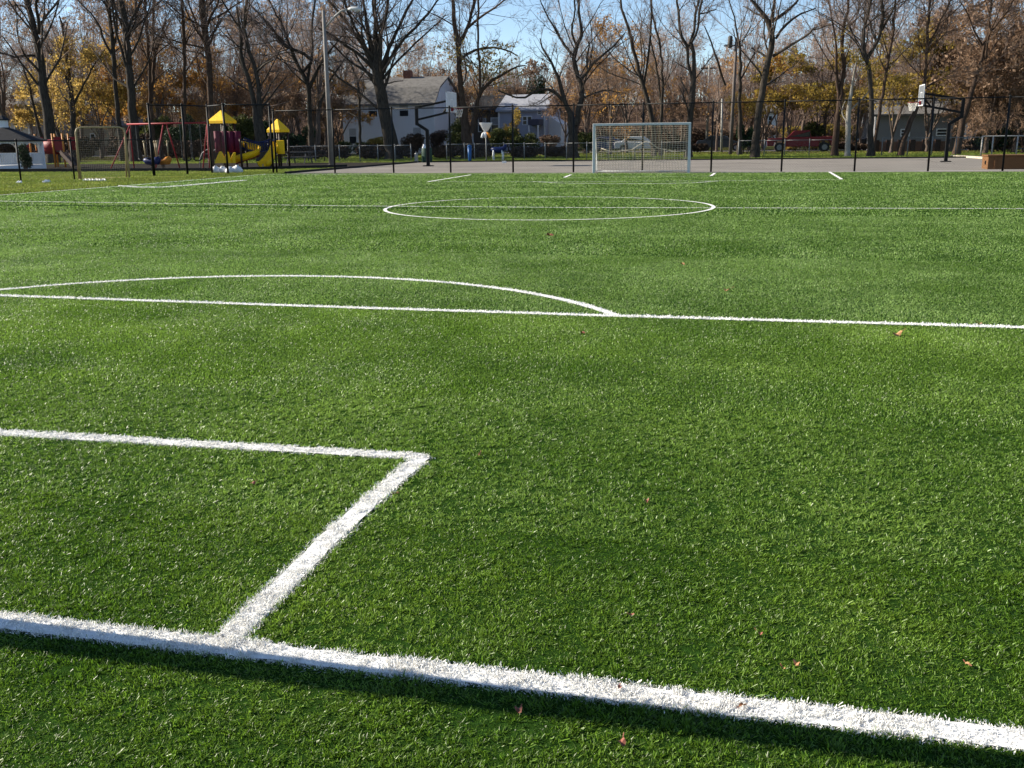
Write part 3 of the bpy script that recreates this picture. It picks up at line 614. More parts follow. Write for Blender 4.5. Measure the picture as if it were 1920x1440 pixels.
# bridge
ba, bb = at(452, 270, Yt+.7), at(514, 270, Yt+.9); b = MB(); n = 14; pts = []
for k in range(n+1): f = k/n; p = ba*(1-f)+bb*f; p[2] = 1.18-.22*math.sin(math.pi*f)-.1*f; pts.append(p)
for k in range(n): b.bar(pts[k], pts[k+1], .75, .06)
b.obj('bridge_deck', M_navy, t)
for dy in (-.38, .38):
    b = MB(); b.tube([p+[0, dy, .48] for p in pts], .035, 6)
    for p in pts: b.tube([p+[0, dy, 0], p+[0, dy, .48]], .018, 5)
    b.obj('bridge_rail', M_navy, t, True)
c2 = at(525, 300, Yt+.9); e2 = at(520, 248, Yt+.4)[2]; p2 = at(524, 223, Yt+.9)[2]
rotpts(pyramid(c2[0], c2[1], .43, e2, p2), c2[0], c2[1], -.21).obj('roof', M_yel, t)
for a in range(4):
    an = -.21+math.pi/4+a*math.pi/2; q = (c2[0]+.50*math.cos(an), c2[1]+.50*math.sin(an)); b = MB(); b.tube([(*q, 0), (*q, e2+.1)], .055, 8); b.obj('post', M_brn, t, True)
b = MB(); b.box((c2[0]-.36, c2[1]-.36, .82), (c2[0]+.36, c2[1]+.36, .9)); rotpts(b, c2[0], c2[1], -.21).obj('deck', M_brn, t)
a, c = at(520, 289, Yt+.2), at(532, 263, Yt+.2); b = MB(); b.box((a[0], Yt+.2, a[2]), (c[0], Yt+.26, c[2])); b.obj('panel', M_yel, t, bevel=.02)
scoop([(516, 264), (514, 272), (510, 281), (505, 289), (500, 297), (495, 302), (490, 304)], Yt+.4, M_yel, wd=[.22, .25, .30, .36, .42, .44, .42], yoff=-.16)
for p in (493, 512): a = at(p, 308, Yt-.4); b = MB(); b.tube([(a[0], a[1], 0), (a[0], a[1], .28)], .025, 6); b.obj('leg', M_galv, t, True)
# sacks in front of the tower
for i, (p, w_, h_, lab) in enumerate(((405, .22, .34, 'white sack leftmost in the row below the maroon tower'), (418, .22, .32, 'white sack second from left in the row below the maroon tower'),
                                 (431, .23, .30, 'white sack third from left in the row below the maroon tower'), (445, .27, .36, 'bulkiest greyish white sack at the right end of the row'))):
    a = gnd(p, 325.5); a[1] = 43.9+.2*(i % 2)+.3; a[0] = at(p, 320, a[1])[0]; b = MB()
    b.lathe((a[0], a[1], 0), [(w_*.8, .0), (w_*1.05, .06), (w_, h_*.45), (w_*.7, h_*.75), (w_*.22, h_*.92), (w_*.3, h_)], 12)
    rr = random.Random(i); b.V = [(x+rr.uniform(-.03, .03), y+rr.uniform(-.03, .03), max(0, z+rr.uniform(-.02, .02))) for x, y, z in b.V]
    tag(b.obj('sack', M_bag, smooth=True, loc=(a[0], a[1], 0)), lab, 'sack', 'white sacks below the playground tower')
# funnel ball game
a = at(912, 303, 63); x, y = a[0], a[1]; t = thing('funnel_ball_game', 'white funnel ball hoop on a thin pole behind the court', 'funnel ball game', (x, y, 0))
b = MB(); b.tube([(x, y, 0), (x, y, 2.05)], .04, 8); b.obj('pole', M_galv, t, True)
zt = at(912, 231, 63)[2]; zb = at(912, 248, 63)[2]; b = MB(); b.lathe((x, y, 0), [(.10, zb), (.42, zt), (.44, zt+.03), (.40, zt), (.08, zb+.02)], 20); b.obj('funnel', M_wht, t, True)
for dx, m in ((-.16, M_wht), (.2, M_org), (0, M_wht)):
    b = MB(); b.tube([(x, y, zb+.02), (x+dx, y-.12, zb-.12), (x+dx*1.5, y-.15, zb-.34)], [.08, .1, .08], 8); b.obj('spout', m, t, True)
# bins, small posts, table
a = at(881, 305, 62.5); x, y = a[0], a[1]; t = thing('recycling_bin', 'narrow blue bin behind the court near the funnel ball', 'bin', (x, y, 0))
b = MB(); b.tube([(x, y, 0), (x, y, .95)], [.10, .14], 12); b.obj('body', M_blue, t, True); b = MB(); b.lathe((x, y, .95), [(.16, 0), (.16, .05), (.05, .12)], 12); b.obj('lid', M_blue, t, True)
a = at(801, 305, 61.8); x, y = a[0], a[1]; t = thing('trash_barrel', 'dark green barrel with pale bag behind the left basketball pole', 'barrel', (x, y, 0))
b = MB(); b.lathe((x, y, 0), [(.30, 0), (.33, .02), (.34, .4), (.34, .86), (.32, .9)], 16); b.obj('drum', mat("green steel drum", (0.02, 0.05, 0.035), .6), t, True)
b = MB(); b.lathe((x-.18, y, .55), [(.12, 0), (.16, .2), (.12, .42), (.05, .6)], 8); b.obj('liner_bag', M_bag, t, True)
a = at(781, 305, 61.5); b = MB(); b.box((a[0]-.09, a[1]-.09, 0), (a[0]+.09, a[1]+.09, .55)); b.lathe((a[0], a[1], .55), [(.12, 0), (.12, .03), (.02, .08)], 4)
tag(b.obj('bollard', M_galvl, loc=(a[0], a[1], 0)), 'short pale square bollard left of the basketball pole', 'bollard')
a = at(935, 302, 65.3); x, y = a[0], a[1]; t = thing('play_horse', 'dark blue play horse with pale legs behind the court', 'play horse', (x, y, 0))
b = MB(); b.tube([(x-.5, y, .78), (x-.25, y, .72), (x+.2, y, .7), (x+.42, y, .85), (x+.5, y, 1.05)], [.1, .19, .2, .13, .1], 10); b.obj('body', M_navy, t, True)
for dx in (-.3, .25):
    for dy in (-.12, .12): b = MB(); b.tube([(x+dx, y+dy, .7), (x+dx*1.2, y+dy, .35), (x+dx*1.1, y+dy, 0)], [.06, .04, .05], 8); b.obj('leg', M_wht, t, True)
def picnic(px, Y, label, m):
    a = at(px, 305, Y); x, y = a[0], a[1]; t = thing('picnic_table', label, 'picnic table', (x, y, 0))
    b = MB(); 
    for k in range(5): b.box((x-.9, y-.37+k*.15, .72), (x+.9, y-.24+k*.15, .76))
    b.obj('tabletop', m, t)
    for dy in (-.75, .75): b = MB(); b.box((x-.9, y+dy-.13, .42), (x+.9, y+dy+.13, .46)); b.obj('bench', m, t)
    for dx in (-.6, .6):
        b = MB(); b.bar((x+dx, y-.3, .72), (x+dx, y-.6, 0), .06); b.bar((x+dx, y+.3, .72), (x+dx, y+.6, 0), .06); b.bar((x+dx, y-.85, .39), (x+dx, y+.85, .39), .05); b.obj('leg', m, t)
M_grey = mat("weathered grey planks", (0.10, 0.095, 0.09), .8, .2, 6)
picnic(562, 60, 'grey picnic table between the yellow slide and the lamp post', M_grey)
picnic(600, 66, 'farther dark picnic table just left of the lamp post', M_brn)
# timber box at the right edge
t = thing('storage_box', 'long brown timber box at the right edge behind the fence', 'box', (*at(1851, 318, 45.6)[:2], 0))
x0, y0 = at(1851, 318, 45.6)[:2]; hb = at(1851, 291, 45.6)[2]
b = MB(); b.box((x0, y0, 0), (x0+3.1, y0+1.15, hb-.05)); b.obj('body', M_wood, t, bevel=.01)
b = MB(); b.box((x0-.04, y0-.04, hb-.05), (x0+3.14, y0+1.19, hb+.01)); b.obj('lid', M_wood, t, bevel=.01)
for k in (0.25, 1.5, 2.8): b = MB(); b.box((x0+k, y0-.03, .02), (x0+k+.09, y0-.002, hb-.06)); b.obj('batten', M_wood, t)
b = MB(); b.box((x0-.03, y0+.35, .2), (x0-.002, y0+.5, .35)); b.obj('handle', M_blk, t)
b = MB(); c = gnd(1790, 294); d = gnd(1850, 298); b.bar(c+zz*.06, d+zz*.06, .5, .1); tag(b.obj('concrete_edge', mat("pale concrete", (0.5, 0.44, 0.33), .9, .1, 3)), kind='structure')
# ------------------------------------------------------------------ vehicles
def wheel(x, y, r_, t, side):
    w_ = MB(); w_.add([(x+r_*q*math.cos(a), y+side*e, r_+r_*q*math.sin(a)) for e, q in ((-.1, 1), (.1, 1)) for a in np.linspace(0, 2*math.pi, 20, endpoint=False)],
        [(k, (k+1) % 20, 20+(k+1) % 20, 20+k) for k in range(20)]+[tuple(range(20)), tuple(range(39, 19, -1))]); wo_ = w_.obj('wheel', M_rubber, t)
    b = MB(); b.prism([(x+r_*.58*math.cos(a), r_+r_*.58*math.sin(a)) for a in np.linspace(0, 2*math.pi, 14, endpoint=False)], 'y', y+side*.105-.01, y+side*.105+.01); b.obj('rim', M_galv, wo_)
def carpaint(name, c): return mat(name, c, .35, .04, 2, spec=.35)
M_truck = carpaint("dark red car paint", (0.18, 0.004, 0.009))
def vehicle(name, label, cat, cx, cy, prof, cabin, wd, paint, wheels, wr, glassz, lights=True, flip=1):
    """profile polygons in (along, z); along is multiplied by flip"""
    t = thing(name, label, cat, (cx, cy, 0)); X = lambda a: cx+a*flip
    b = MB(); b.prism([(X(a), z) for a, z in prof], 'y', cy-wd/2, cy+wd/2); b.obj('body', paint, t, bevel=.04)
    b = MB(); poly = [(X(a), z) for a, z in cabin]; b.prism(poly, 'y', cy-wd/2+.12, cy+wd/2-.12); cb = b.obj('cabin', paint, t, bevel=.04)
    ca = [a for a, z in cabin]; zt = max(z for a, z in cabin); zb = min(z for a, z in cabin); lo, hi = min(ca), max(ca)
    top = sorted(a for a, z in cabin if z > zt-.02)
    for s in (-1, 1):
        y = cy+s*(wd/2-.118); b = MB(); mid = (top[0]+top[-1])/2
        for u0, u1, v0, v1 in ((lo+.16, mid-.04, top[0]+.04, mid-.04), (mid+.04, hi-.2, mid+.04, top[-1]-.04)):
            b.prism([(X(u0), zb+.06), (X(u1), zb+.06), (X(v1), zt-.1), (X(v0), zt-.1)], 'y', min(y, y+s*.01), max(y, y+s*.01))
        b.obj('side_window', M_glass, t)
    for wx in wheels:
        for s in (-1, 1): wheel(X(wx), cy+s*(wd/2-.08), wr, t, s)
    f = max(a for a, z in prof); r_ = min(a for a, z in prof)
    for s in (-1, 1):
        b = MB(); b.box((min(X(f), X(f)+flip*.02), cy+s*(wd/2-.35)-.15, .68), (max(X(f), X(f)+flip*.02), cy+s*(wd/2-.35)+.15, .85)); b.obj('headlight', M_wht, t)
        b = MB(); b.box((min(X(r_), X(r_)-flip*.02), cy+s*(wd/2-.2)-.1, .7), (max(X(r_), X(r_)-flip*.02), cy+s*(wd/2-.2)+.1, .95)); b.obj('tail_light', M_redp, t)
    b = MB(); b.box((min(X(f)-.02, X(f)+flip*.1), cy-wd/2+.05, .38), (max(X(f)-.02, X(f)+flip*.1), cy+wd/2-.05, .55)); b.obj('bumper', M_galv, t)
    return t
trk = at(1503, 270, 91); tsc = mpp(1503, 95)
prof = [(-2.85, .5), (-2.35, .5), (-2.3, .8), (-2.1, .95), (-1.6, .95), (-1.4, .8), (-1.35, .45), (1.35, .45), (1.4, .8), (1.6, .95), (2.1, .95), (2.3, .8), (2.35, .5), (2.85, .5), (2.9, .95), (2.75, 1.15), (1.35, 1.2), (-2.85, 1.28)]
t = vehicle('pickup_truck', 'dark red pickup truck parked under the trees on the right', 'pickup truck', trk[0], 91, prof, [(-.75, 1.2), (1.25, 1.2), (.65, 1.78), (-.6, 1.8)], 1.95, M_truck, (-1.85, 1.85), .40, 1.3, flip=-1)
c = at(1145, 272, 96); sed = [(-2.2, .4), (-1.75, .4), (-1.7, .62), (-1.45, .74), (-1.2, .62), (-1.15, .35), (1.1, .35), (1.15, .62), (1.4, .74), (1.65, .62), (1.7, .4), (2.2, .4), (2.25, .65), (2.1, .85), (1.1, .95), (-2.15, 1.0), (-2.3, .8)]
cabn = [(-1.75, .95), (1.1, .93), (.35, 1.42), (-1.0, 1.44)]
vehicle('parked_car', 'dark blue car seen through the left half of the goal net', 'car', c[0], 96, sed, cabn, 1.75, carpaint("dark blue car paint", (0.02, 0.03, 0.10)), (-1.45, 1.42), .32, 1)
c = at(1200, 273, 94); vehicle('parked_car', 'pale silver car seen through the middle of the goal net', 'car', c[0], 94, sed, cabn, 1.75, carpaint("silver car paint", (0.62, 0.64, 0.66)), (-1.45, 1.42), .32, 1)
c = at(1352, 268, 99); vehicle('parked_car', 'dark grey car behind the pale pole right of the goal', 'car', c[0], 99, sed, cabn, 1.75, carpaint("dark grey car paint", (0.03, 0.035, 0.04)), (-1.45, 1.42), .32, 1)
c = at(1655, 272, 97); vehicle('parked_car', 'black car half hidden by trunks behind the pale barked tree', 'car', c[0], 97, sed, cabn, 1.75, carpaint("black car paint", (0.012, 0.012, 0.014)), (-1.45, 1.42), .32, 1)
# ------------------------------------------------------------------ utility poles
def upole(px, ptop, Y, r_, label, m, extra=None):
    a = at(px[0], 275, Y); tp = at(px[1], ptop, Y); t = thing('utility_pole', label, 'utility pole', (a[0], a[1], 0))
    b = MB(); b.tube([(a[0], a[1], 0), tp], [r_, r_*.7], 10); b.obj('pole', m, t, True)
    if extra == 'tr':
        b = MB(); b.lathe(tuple(tp+[-.45, -.1, -.25]), [(.05, -.45), (.17, -.4), (.17, .35), (.1, .45)], 12); b.obj('transformer', M_grey, t, True)
        b = MB(); b.bar(tp+[-.9, 0, -.5], tp+[.5, 0, -.5], .1); b.obj('crossarm', M_grey, t)
    if extra == 'arm': b = MB(); b.bar(tp+[-.8, 0, -.3], tp+[.8, 0, -.3], .12); b.obj('crossarm', M_barkr, t)
    return t
M_pole = mat("grey weathered pole", (0.14, 0.12, 0.11), .85, .15, 4)
upole((1370, 1381), 72, 80, .15, 'tall grey utility pole with a transformer near the top', M_pole, 'tr')
upole((1325, 1330), 122, 105, .14, 'pale thin utility pole with a crossarm right of the goal', M_galvl, 'arm')
upole((1353, 1354), 185, 92, .11, 'short pale pole between the two utility poles', M_galvl)
# ------------------------------------------------------------------ houses
def window(t, x0, x1, z0, z1, y, light=False):
    b = MB(); e = .09
    b.box((x0-e, y-.05, z0-e), (x1+e, y-.004, z0)); b.box((x0-e, y-.05, z1), (x1+e, y-.004, z1+e)); b.box((x0-e, y-.05, z0), (x0, y-.004, z1)); b.box((x1, y-.05, z0), (x1+e, y-.004, z1))
    b.box((x0, y-.045, (z0+z1)/2-.03), (x1, y-.01, (z0+z1)/2+.03)); w_ = b.obj('window', M_trim, t)
    b = MB(); b.box((x0, y-.02, z0), (x1, y-.003, (z0+z1)/2-.03)); b.obj('pane', M_glass, w_)
    b = MB(); b.box((x0, y-.02, (z0+z1)/2+.03), (x1, y-.003, z1)); b.obj('blind', mat("window blind", (.35, .36, .37), .8) if light else M_glass, w_)
def house(name, label, x0, x1, y0, y1, zw, prof, wm, rm, wins, ridge='x'):
    """prof: roof profile [(fraction across depth, z)...] for a ridge along x, or across width for ridge along y"""
    t = thing(name, label, 'house', ((x0+x1)/2, (y0+y1)/2, 0))
    if ridge == 'x':
        P = [(y0, 0), (y1, 0)]+[(y1+(y0-y1)*(1-f), z) for f, z in reversed(prof)]
        b = MB(); b.prism(P, 'x', x0, x1); b.obj('wall', wm, t)
        for (f0, z0), (f1, z1) in zip(prof[:-1], prof[1:]):
            ya, yb = y0+(y1-y0)*f0, y0+(y1-y0)*f1; da = -.35 if f0 == 0 else 0; db = .35 if f1 == 1 else 0
            b = MB(); b.prism([(ya+da, z0+.01+(da*(z1-z0)/(yb-ya) if da else 0)), (yb+db, z1+.01+(db*(z1-z0)/(yb-ya) if db else 0)), (yb+db, z1+.2+(db*(z1-z0)/(yb-ya) if db else 0)), (ya+da, z0+.2+(da*(z1-z0)/(yb-ya) if da else 0))], 'x', x0-.25, x1+.25); b.obj('roof', rm, t)
        for xc in (x0-.04, x1-.14): b = MB(); b.box((xc, y0-.04, 0), (xc+.18, y0-.003, zw)); b.obj('corner_board', M_trim, t)
    else:
        P = [(x0, 0), (x1, 0)]+[(x0+(x1-x0)*f, z) for f, z in reversed(prof)]
        b = MB(); b.prism(P, 'y', y0, y1); b.obj('wall', wm, t)
        for (f0, z0), (f1, z1) in zip(prof[:-1], prof[1:]):
            xa, xb = x0+(x1-x0)*f0, x0+(x1-x0)*f1; sl_ = (z1-z0)/(xb-xa); da = -.35 if f0 == 0 else 0; db = .35 if f1 == 1 else 0
            b = MB(); b.prism([(xa+da, z0+.01+da*sl_), (xb+db, z1+.01+db*sl_), (xb+db, z1+.2+db*sl_), (xa+da, z0+.2+da*sl_)], 'y', y0-.25, y1+.25); b.obj('roof', rm, t)
    for wn in wins: window(t, *wn)
    return t
def X(px, Y): return at(px, 250, Y)[0]
def Z(px, py, Y): return at(px, py, Y)[2]
Yh = 104
M_sidg = siding("grey white siding", (0.66, 0.67, 0.70)); M_sidb = siding("blue grey siding", (0.34, 0.36, 0.44)); M_sidt = siding("tan siding", (0.36, 0.32, 0.24)); M_sidd = siding("grey block wall", (0.20, 0.20, 0.21), .2)
ze, zm, zr = Z(700, 193, Yh), Z(700, 168, Yh+1.6), Z(700, 150, Yh+5)
wz = (Z(750, 218, Yh), Z(750, 195, Yh))
h1 = house('gambrel_house', 'big white house with a grey gambrel roof behind the largest bare tree', X(645, Yh), X(815, Yh), Yh, Yh+9.5, ze, [(0, ze), (.17, zm), (.5, zr), (.83, zm), (1, ze)], M_sidg, M_shing,
     [(X(751, Yh), X(767, Yh), wz[0], wz[1], Yh, True), (X(693, Yh), X(709, Yh), wz[0], wz[1], Yh, True), (X(655, Yh), X(668, Yh), 1.0, 2.6, Yh, True), (X(775, Yh), X(790, Yh), 1.0, 2.6, Yh, True)])
b = MB(); b.box((X(735, Yh), Yh+4.3, zr-.4), (X(735, Yh)+.8, Yh+5.1, zr+.9)); b.obj('chimney', mat("brick chimney", (.2, .09, .06), .9, .3, 8), h1)
Yb = 112; zb1 = Z(990, 207, Yb)
h2 = house('blue_house', 'blue grey two storey house right of the funnel ball game', X(935, Yb), X(1022, Yb), Yb, Yb+9, zb1, [(0, zb1), (.5, Z(990, 180, Yb+4)), (1, zb1)], M_sidb, mat("pale grey shingles", (.30, .31, .34), .9, .15, 3, .4),
     [(X(981, Yb), X(985, Yb)+.15, Z(985, 233, Yb), Z(985, 219, Yb), Yb, False), (X(990, Yb), X(994, Yb)+.15, Z(985, 233, Yb), Z(985, 219, Yb), Yb, False), (X(1009, Yb), X(1013, Yb)+.1, Z(1010, 214, Yb), Z(1010, 207, Yb)-.1, Yb, False), (X(915, Yb)+2, X(925, Yb)+2.2, 1.2, 2.6, Yb, False)])
b = MB(); xa, xb = X(998, Yb), X(1018, Yb); b.box((xa, Yb-2.2, Z(1000, 235, Yb)), (xb, Yb-.01, Z(1000, 224, Yb))); b.obj('porch_roof', mat("dark porch roof", (.07, .07, .10), .8), h2)
for x in (xa+.1, xb-.1): b = MB(); b.bar((x, Yb-2.1, 0), (x, Yb-2.1, Z(1000, 235, Yb)), .15); b.obj('porch_post', M_trim, h2)
b = MB(); x0 = X(1022, Yb+2); x1 = X(1052, Yb+2); za, zb_ = Z(1030, 213, Yb+2), Z(1050, 232, Yb+2); b.prism([(x0+.01, 0), (x1, 0), (x1, zb_), (x0+.01, za)], 'y', Yb+2, Yb+7); b.obj('side_wing', M_trim, h2)
b = MB(); x0 = X(895, 108); x1 = X(926, 108); zz1 = Z(905, 205, 108)
house('brown_house', 'dim brown house between the tree with the long arching branch and the blue house', x0-2, x1, 113, 121, zz1, [(0, zz1), (.5, zz1+1.6), (1, zz1)], siding("dim brown siding", (.10, .085, .07)), M_shingd, [(x0+.3, x0+1.1, 2.2, 3.6, 113, True), (x0-1.2, x0-.4, 2.2, 3.6, 113, True)])
Yg = 90; zg = Z(1720, 215, Yg)
h4 = house('grey_building', 'long plain grey building behind the right basketball hoop', X(1640, Yg), X(1812, Yg), Yg, Yg+12, zg, [(0, zg), (.5, zg+2.2), (1, zg)], M_sidd, M_shing, [(X(1757, Yg), X(1775, Yg), Z(1760, 253, Yg), Z(1760, 243, Yg), Yg, False), (X(1690, Yg), X(1704, Yg), Z(1760, 253, Yg), Z(1760, 243, Yg), Yg, False)])
b = MB(); x0 = X(1812, Yg); b.box((x0+.02, Yg+1, 0), (x0+1.0, Yg+8, zg-.4)); b.obj('side_wing', M_sidb, h4)
t = thing('brick_wall', 'low reddish brick wall with dark piers below the grey building', 'wall', (X(1700, 86), 86, 0))
M_brick = mat("dull brick", (.16, .085, .06), .9, .3, 6, .4); x0, x1 = X(1645, 86), X(1790, 86); b = MB(); b.box((x0, 86, 0), (x1, 86.25, Z(1700, 265, 86))); b.obj('wall_panel', M_brick, t)
for p in (1645, 1668, 1690, 1713, 1736, 1760, 1784): b = MB(); b.box((X(p, 86)-.2, 85.9, 0), (X(p, 86)+.2, 86.35, Z(1700, 262, 86))); b.obj('pier', M_brn, t)
Yl = 112; zl = Z(120, 222, Yl)
house('grey_house', 'grey blue house with a dim window behind the left trees', X(96, Yl), X(142, Yl), Yl, Yl+8, zl, [(0, zl), (.5, zl+1.9), (1, zl)], M_sidb, M_shing, [(X(118, Yl), X(126, Yl), Z(120, 245, Yl), Z(120, 230, Yl), Yl, True)])
Yl = 106; zl = Z(190, 236, Yl)
house('tan_house', 'tan gabled house just above the practice goal', X(156, Yl), X(222, Yl), Yl, Yl+9, zl, [(0, zl), (.5, Z(190, 214, Yl)), (1, zl)], M_sidt, M_shing, [(X(170, Yl), X(177, Yl), 1.2, 2.4, Yl, False)], ridge='y')
Yl = 100; zl = Z(40, 214, Yl)
house('pale_house', 'pale grey house rising behind the gazebo roof', X(-40, Yl), X(56, Yl), Yl, Yl+9, zl, [(0, zl), (.5, zl+2.2), (1, zl)], siding("pale grey siding", (.40, .38, .35)), M_shing, [(X(30, Yl), X(40, Yl), 2.8, 4.0, Yl, False)])
Yl = 140; zl = Z(1445, 210, Yl)
house('distant_house', 'small pale house beyond the largest right hand tree', X(1432, Yl), X(1456, Yl), Yl, Yl+8, zl, [(0, zl), (.5, zl+1.4), (1, zl)], M_sidg, M_shing, [(X(1440, Yl), X(1446, Yl), 2.6, 3.8, Yl, False)])
# cracks in the asphalt court
M_crack = mat("asphalt crack", (.07, .062, .055), 1, .2, 5, spec=0)
for i, pp in enumerate((((1690, 296), (1722, 299), (1745, 303), (1790, 308), (1830, 311)), ((700, 314), (790, 310), (900, 309.5), (1010, 308)), ((1380, 305), (1450, 309), (1530, 308), (1600, 311)), ((1150, 318), (1260, 314), (1350, 314)))):
    Q = resample(np.array([gnd(*p)[:2] for p in pp]), .5); Q = Q+rng.normal(0, .05, Q.shape); N = perp(Q)*.03; n = len(Q); k = np.arange(n-1)
    V = np.concatenate([np.c_[Q+N, np.full(n, .0165)], np.c_[Q-N, np.full(n, .0165)]]); tag(add_mesh('court_crack', V, [np.stack([k, k+n, k+n+1, k+1], -1)], M_crack), kind='structure')
# ------------------------------------------------------------------ trees
def unit(v): return v/(np.linalg.norm(v, axis=-1, keepdims=True)+1e-9)
def grow(P, D, L, K, wig, up, g):
    """N curved branches: P,D (N,3), L (N,) -> points (N,K+1,3)"""
    pts = [P]; d = unit(D)
    for k in range(K):
        d = unit(d+g.normal(0, wig, d.shape)+np.array([0, 0, up])); pts.append(pts[-1]+d*(L/K)[:, None])
    return np.stack(pts, 1)
def tubes(pts, rad, n):
    """pts (N,K,3), rad (N,K) -> V,F"""
    N, K, _ = pts.shape; T = np.gradient(pts, axis=1); T = unit(T); ref = np.where(np.abs(T[..., 2:3]) > .9, np.array([1., 0, 0]), np.array([0, 0, 1.]))
    ref = np.broadcast_to(ref[:, :1], T.shape); U = unit(np.cross(T, ref)); W = np.cross(T, U)
    a = 2*np.pi*np.arange(n)/n; V = pts[:, :, None]+(U[:, :, None]*np.cos(a)[:, None]+W[:, :, None]*np.sin(a)[:, None])*rad[:, :, None, None]
    base = (np.arange(N)*K*n)[:, None, None]; k = (np.arange(K-1)*n)[None, :, None]; j = np.arange(n)[None, None, :]; j2 = (j+1) % n
    F = np.stack([base+k+j, base+k+j2, base+k+n+j2, base+k+n+j], -1).reshape(-1, 4)
    return V.reshape(-1, 3), F
def children(pts, rad, per, g, t0, ang, lf, L, rf):
    """sprout `per` children from every branch"""
    N, K, _ = pts.shape; i = np.repeat(np.arange(N), per); t = t0+(0.98-t0)*g.random(len(i)); f = t*(K-1); k = np.minimum(f.astype(int), K-2); fr = (f-k)[:, None]
    P = pts[i, k]*(1-fr)+pts[i, k+1]*fr; T = unit(pts[i, k+1]-pts[i, k]); r = rad[i, k]*(1-fr[:, 0])+rad[i, k+1]*fr[:, 0]
    Rn = unit(g.normal(size=T.shape)); Nn = unit(np.cross(T, Rn)); a = g.normal(ang, .18, len(i))[:, None]; D = T*np.cos(a)+Nn*np.sin(a)
    return P, D, L[i]*lf*g.uniform(.6, 1.25, len(i))*(1.15-.6*t), r*rf, i
class Col:
    def __init__(s): s.V = []; s.F = []; s.k = 0
    def add(s, V, F): s.V.append(V); s.F.append(F+s.k); s.k += len(V)
    def obj(s, name, m, parent=None, **k): return add_mesh(name, np.concatenate(s.V), [np.concatenate(s.F)], m, parent, **k)
def leafquads(C, size, g, flat=.5):
    n = len(C); a = unit(g.normal(size=(n, 3))); b_ = unit(np.cross(a, g.normal(size=(n, 3)))); s = (size*g.uniform(.6, 1.4, n))[:, None]
    V = np.stack([C-a*s, C+b_*s*flat, C+a*s, C-b_*s*flat], 1).reshape(-1, 3); return V, np.arange(n*4).reshape(-1, 4)
def build_tree(name, label, cat, loc, mains, seed, bark, twig, dens=1.0, leaf=None, leafn=0, leafsize=.09, twigr=.007, group=None, lvl=(9, 7, 6), bl=.42, ang=.75, zmin=1.5, up=.05, leafz=None, thick=1.):
    """mains: list of (pts (k,3), radii)"""
    g = np.random.default_rng(seed); t = thing(name, label, cat, loc, group)
    tr = Col(); cr = Col(); tips = []
    for pts, rad in mains:
        pts = np.array(pts, float); rad = np.array(rad, float); d = np.r_[0, np.cumsum(np.linalg.norm(np.diff(pts, axis=0), axis=1))]; L = d[-1]; n = max(6, int(L/.55))
        tt = np.linspace(0, L, n); P = np.stack([np.interp(tt, d, pts[:, k]) for k in range(3)], -1); Q = P.copy(); Q[1:-1] = (P[:-2]+2*P[1:-1]+P[2:])/4; rr = np.interp(tt, d, rad)
        Q[1:] += g.normal(0, .03, (n-1, 3))
        V, F = tubes(Q[None], rr[None], 10 if rr[0] > .12 else 7); tr.add(V, F)
        # first order branches, only above zmin
        per = max(2, int(lvl[0]*dens*L/9)); m1p, m1r = Q[None], rr[None]
        P1, D1, L1, r1, _ = children(m1p, m1r, per, g, .12 if Q[0, 2] > 2 else .3, ang, bl, np.array([L]), .33)
        ok = P1[:, 2] > zmin; P1, D1, L1, r1 = P1[ok], D1[ok], L1[ok], np.maximum(r1[ok], .012)
        if len(P1) == 0: continue
        L1 = np.clip(L1, .8, 5.5); B1 = grow(P1, D1, L1, 6, .16, up*1.6, g); R1 = r1[:, None]*np.linspace(1, .35, 7)[None]
        V, F = tubes(B1, R1, 5); tr.add(V, F)
        P2, D2, L2, r2, _ = children(B1, R1, max(2, int(lvl[1])), g, .15, .7, .5, L1, .55); r2 = np.maximum(r2, twigr*1.3)
        B2 = grow(P2, D2, L2, 4, .18, up, g); R2 = r2[:, None]*np.linspace(1, .5, 5)[None]; V, F = tubes(B2, R2, 3); cr.add(V, F)
        P3, D3, L3, r3, _ = children(B2, R2, max(1, int(lvl[2])), g, .1, .65, .62, L2, .6); r3 = np.full(len(P3), twigr)
        L3 = np.maximum(L3, .3); B3 = grow(P3, D3, L3, 2, .2, up, g); R3 = r3[:, None]*np.array([1, .8, .5])[None]; V, F = tubes(B3, R3, 3); cr.add(V, F)
        tips.append(B3[:, -1]); tips.append(B3[:, 1]); tips.append(B2[:, -1])
    tr.obj('trunk', bark, t, smooth=True)
    c = cr.obj('crown', twig, t) if cr.V else None
    if leaf is not None and leafn:
        T = np.concatenate(tips)
        if leafz: T = T[(T[:, 2] > leafz[0]) & (T[:, 2] < leafz[1])]
        if len(T):
            # keep leaves in patches so that gaps stay
            m = vnoise(T[:, 0]+T[:, 1]*.5+100, T[:, 2]+100, .55) > .38; T = T[m] if m.sum() > 50 else T
            C = T[g.integers(0, len(T), leafn)]+g.normal(0, .16, (leafn, 3)); V, F = leafquads(C, leafsize, g); add_mesh('leaves', V, [F], leaf, t)
    return t
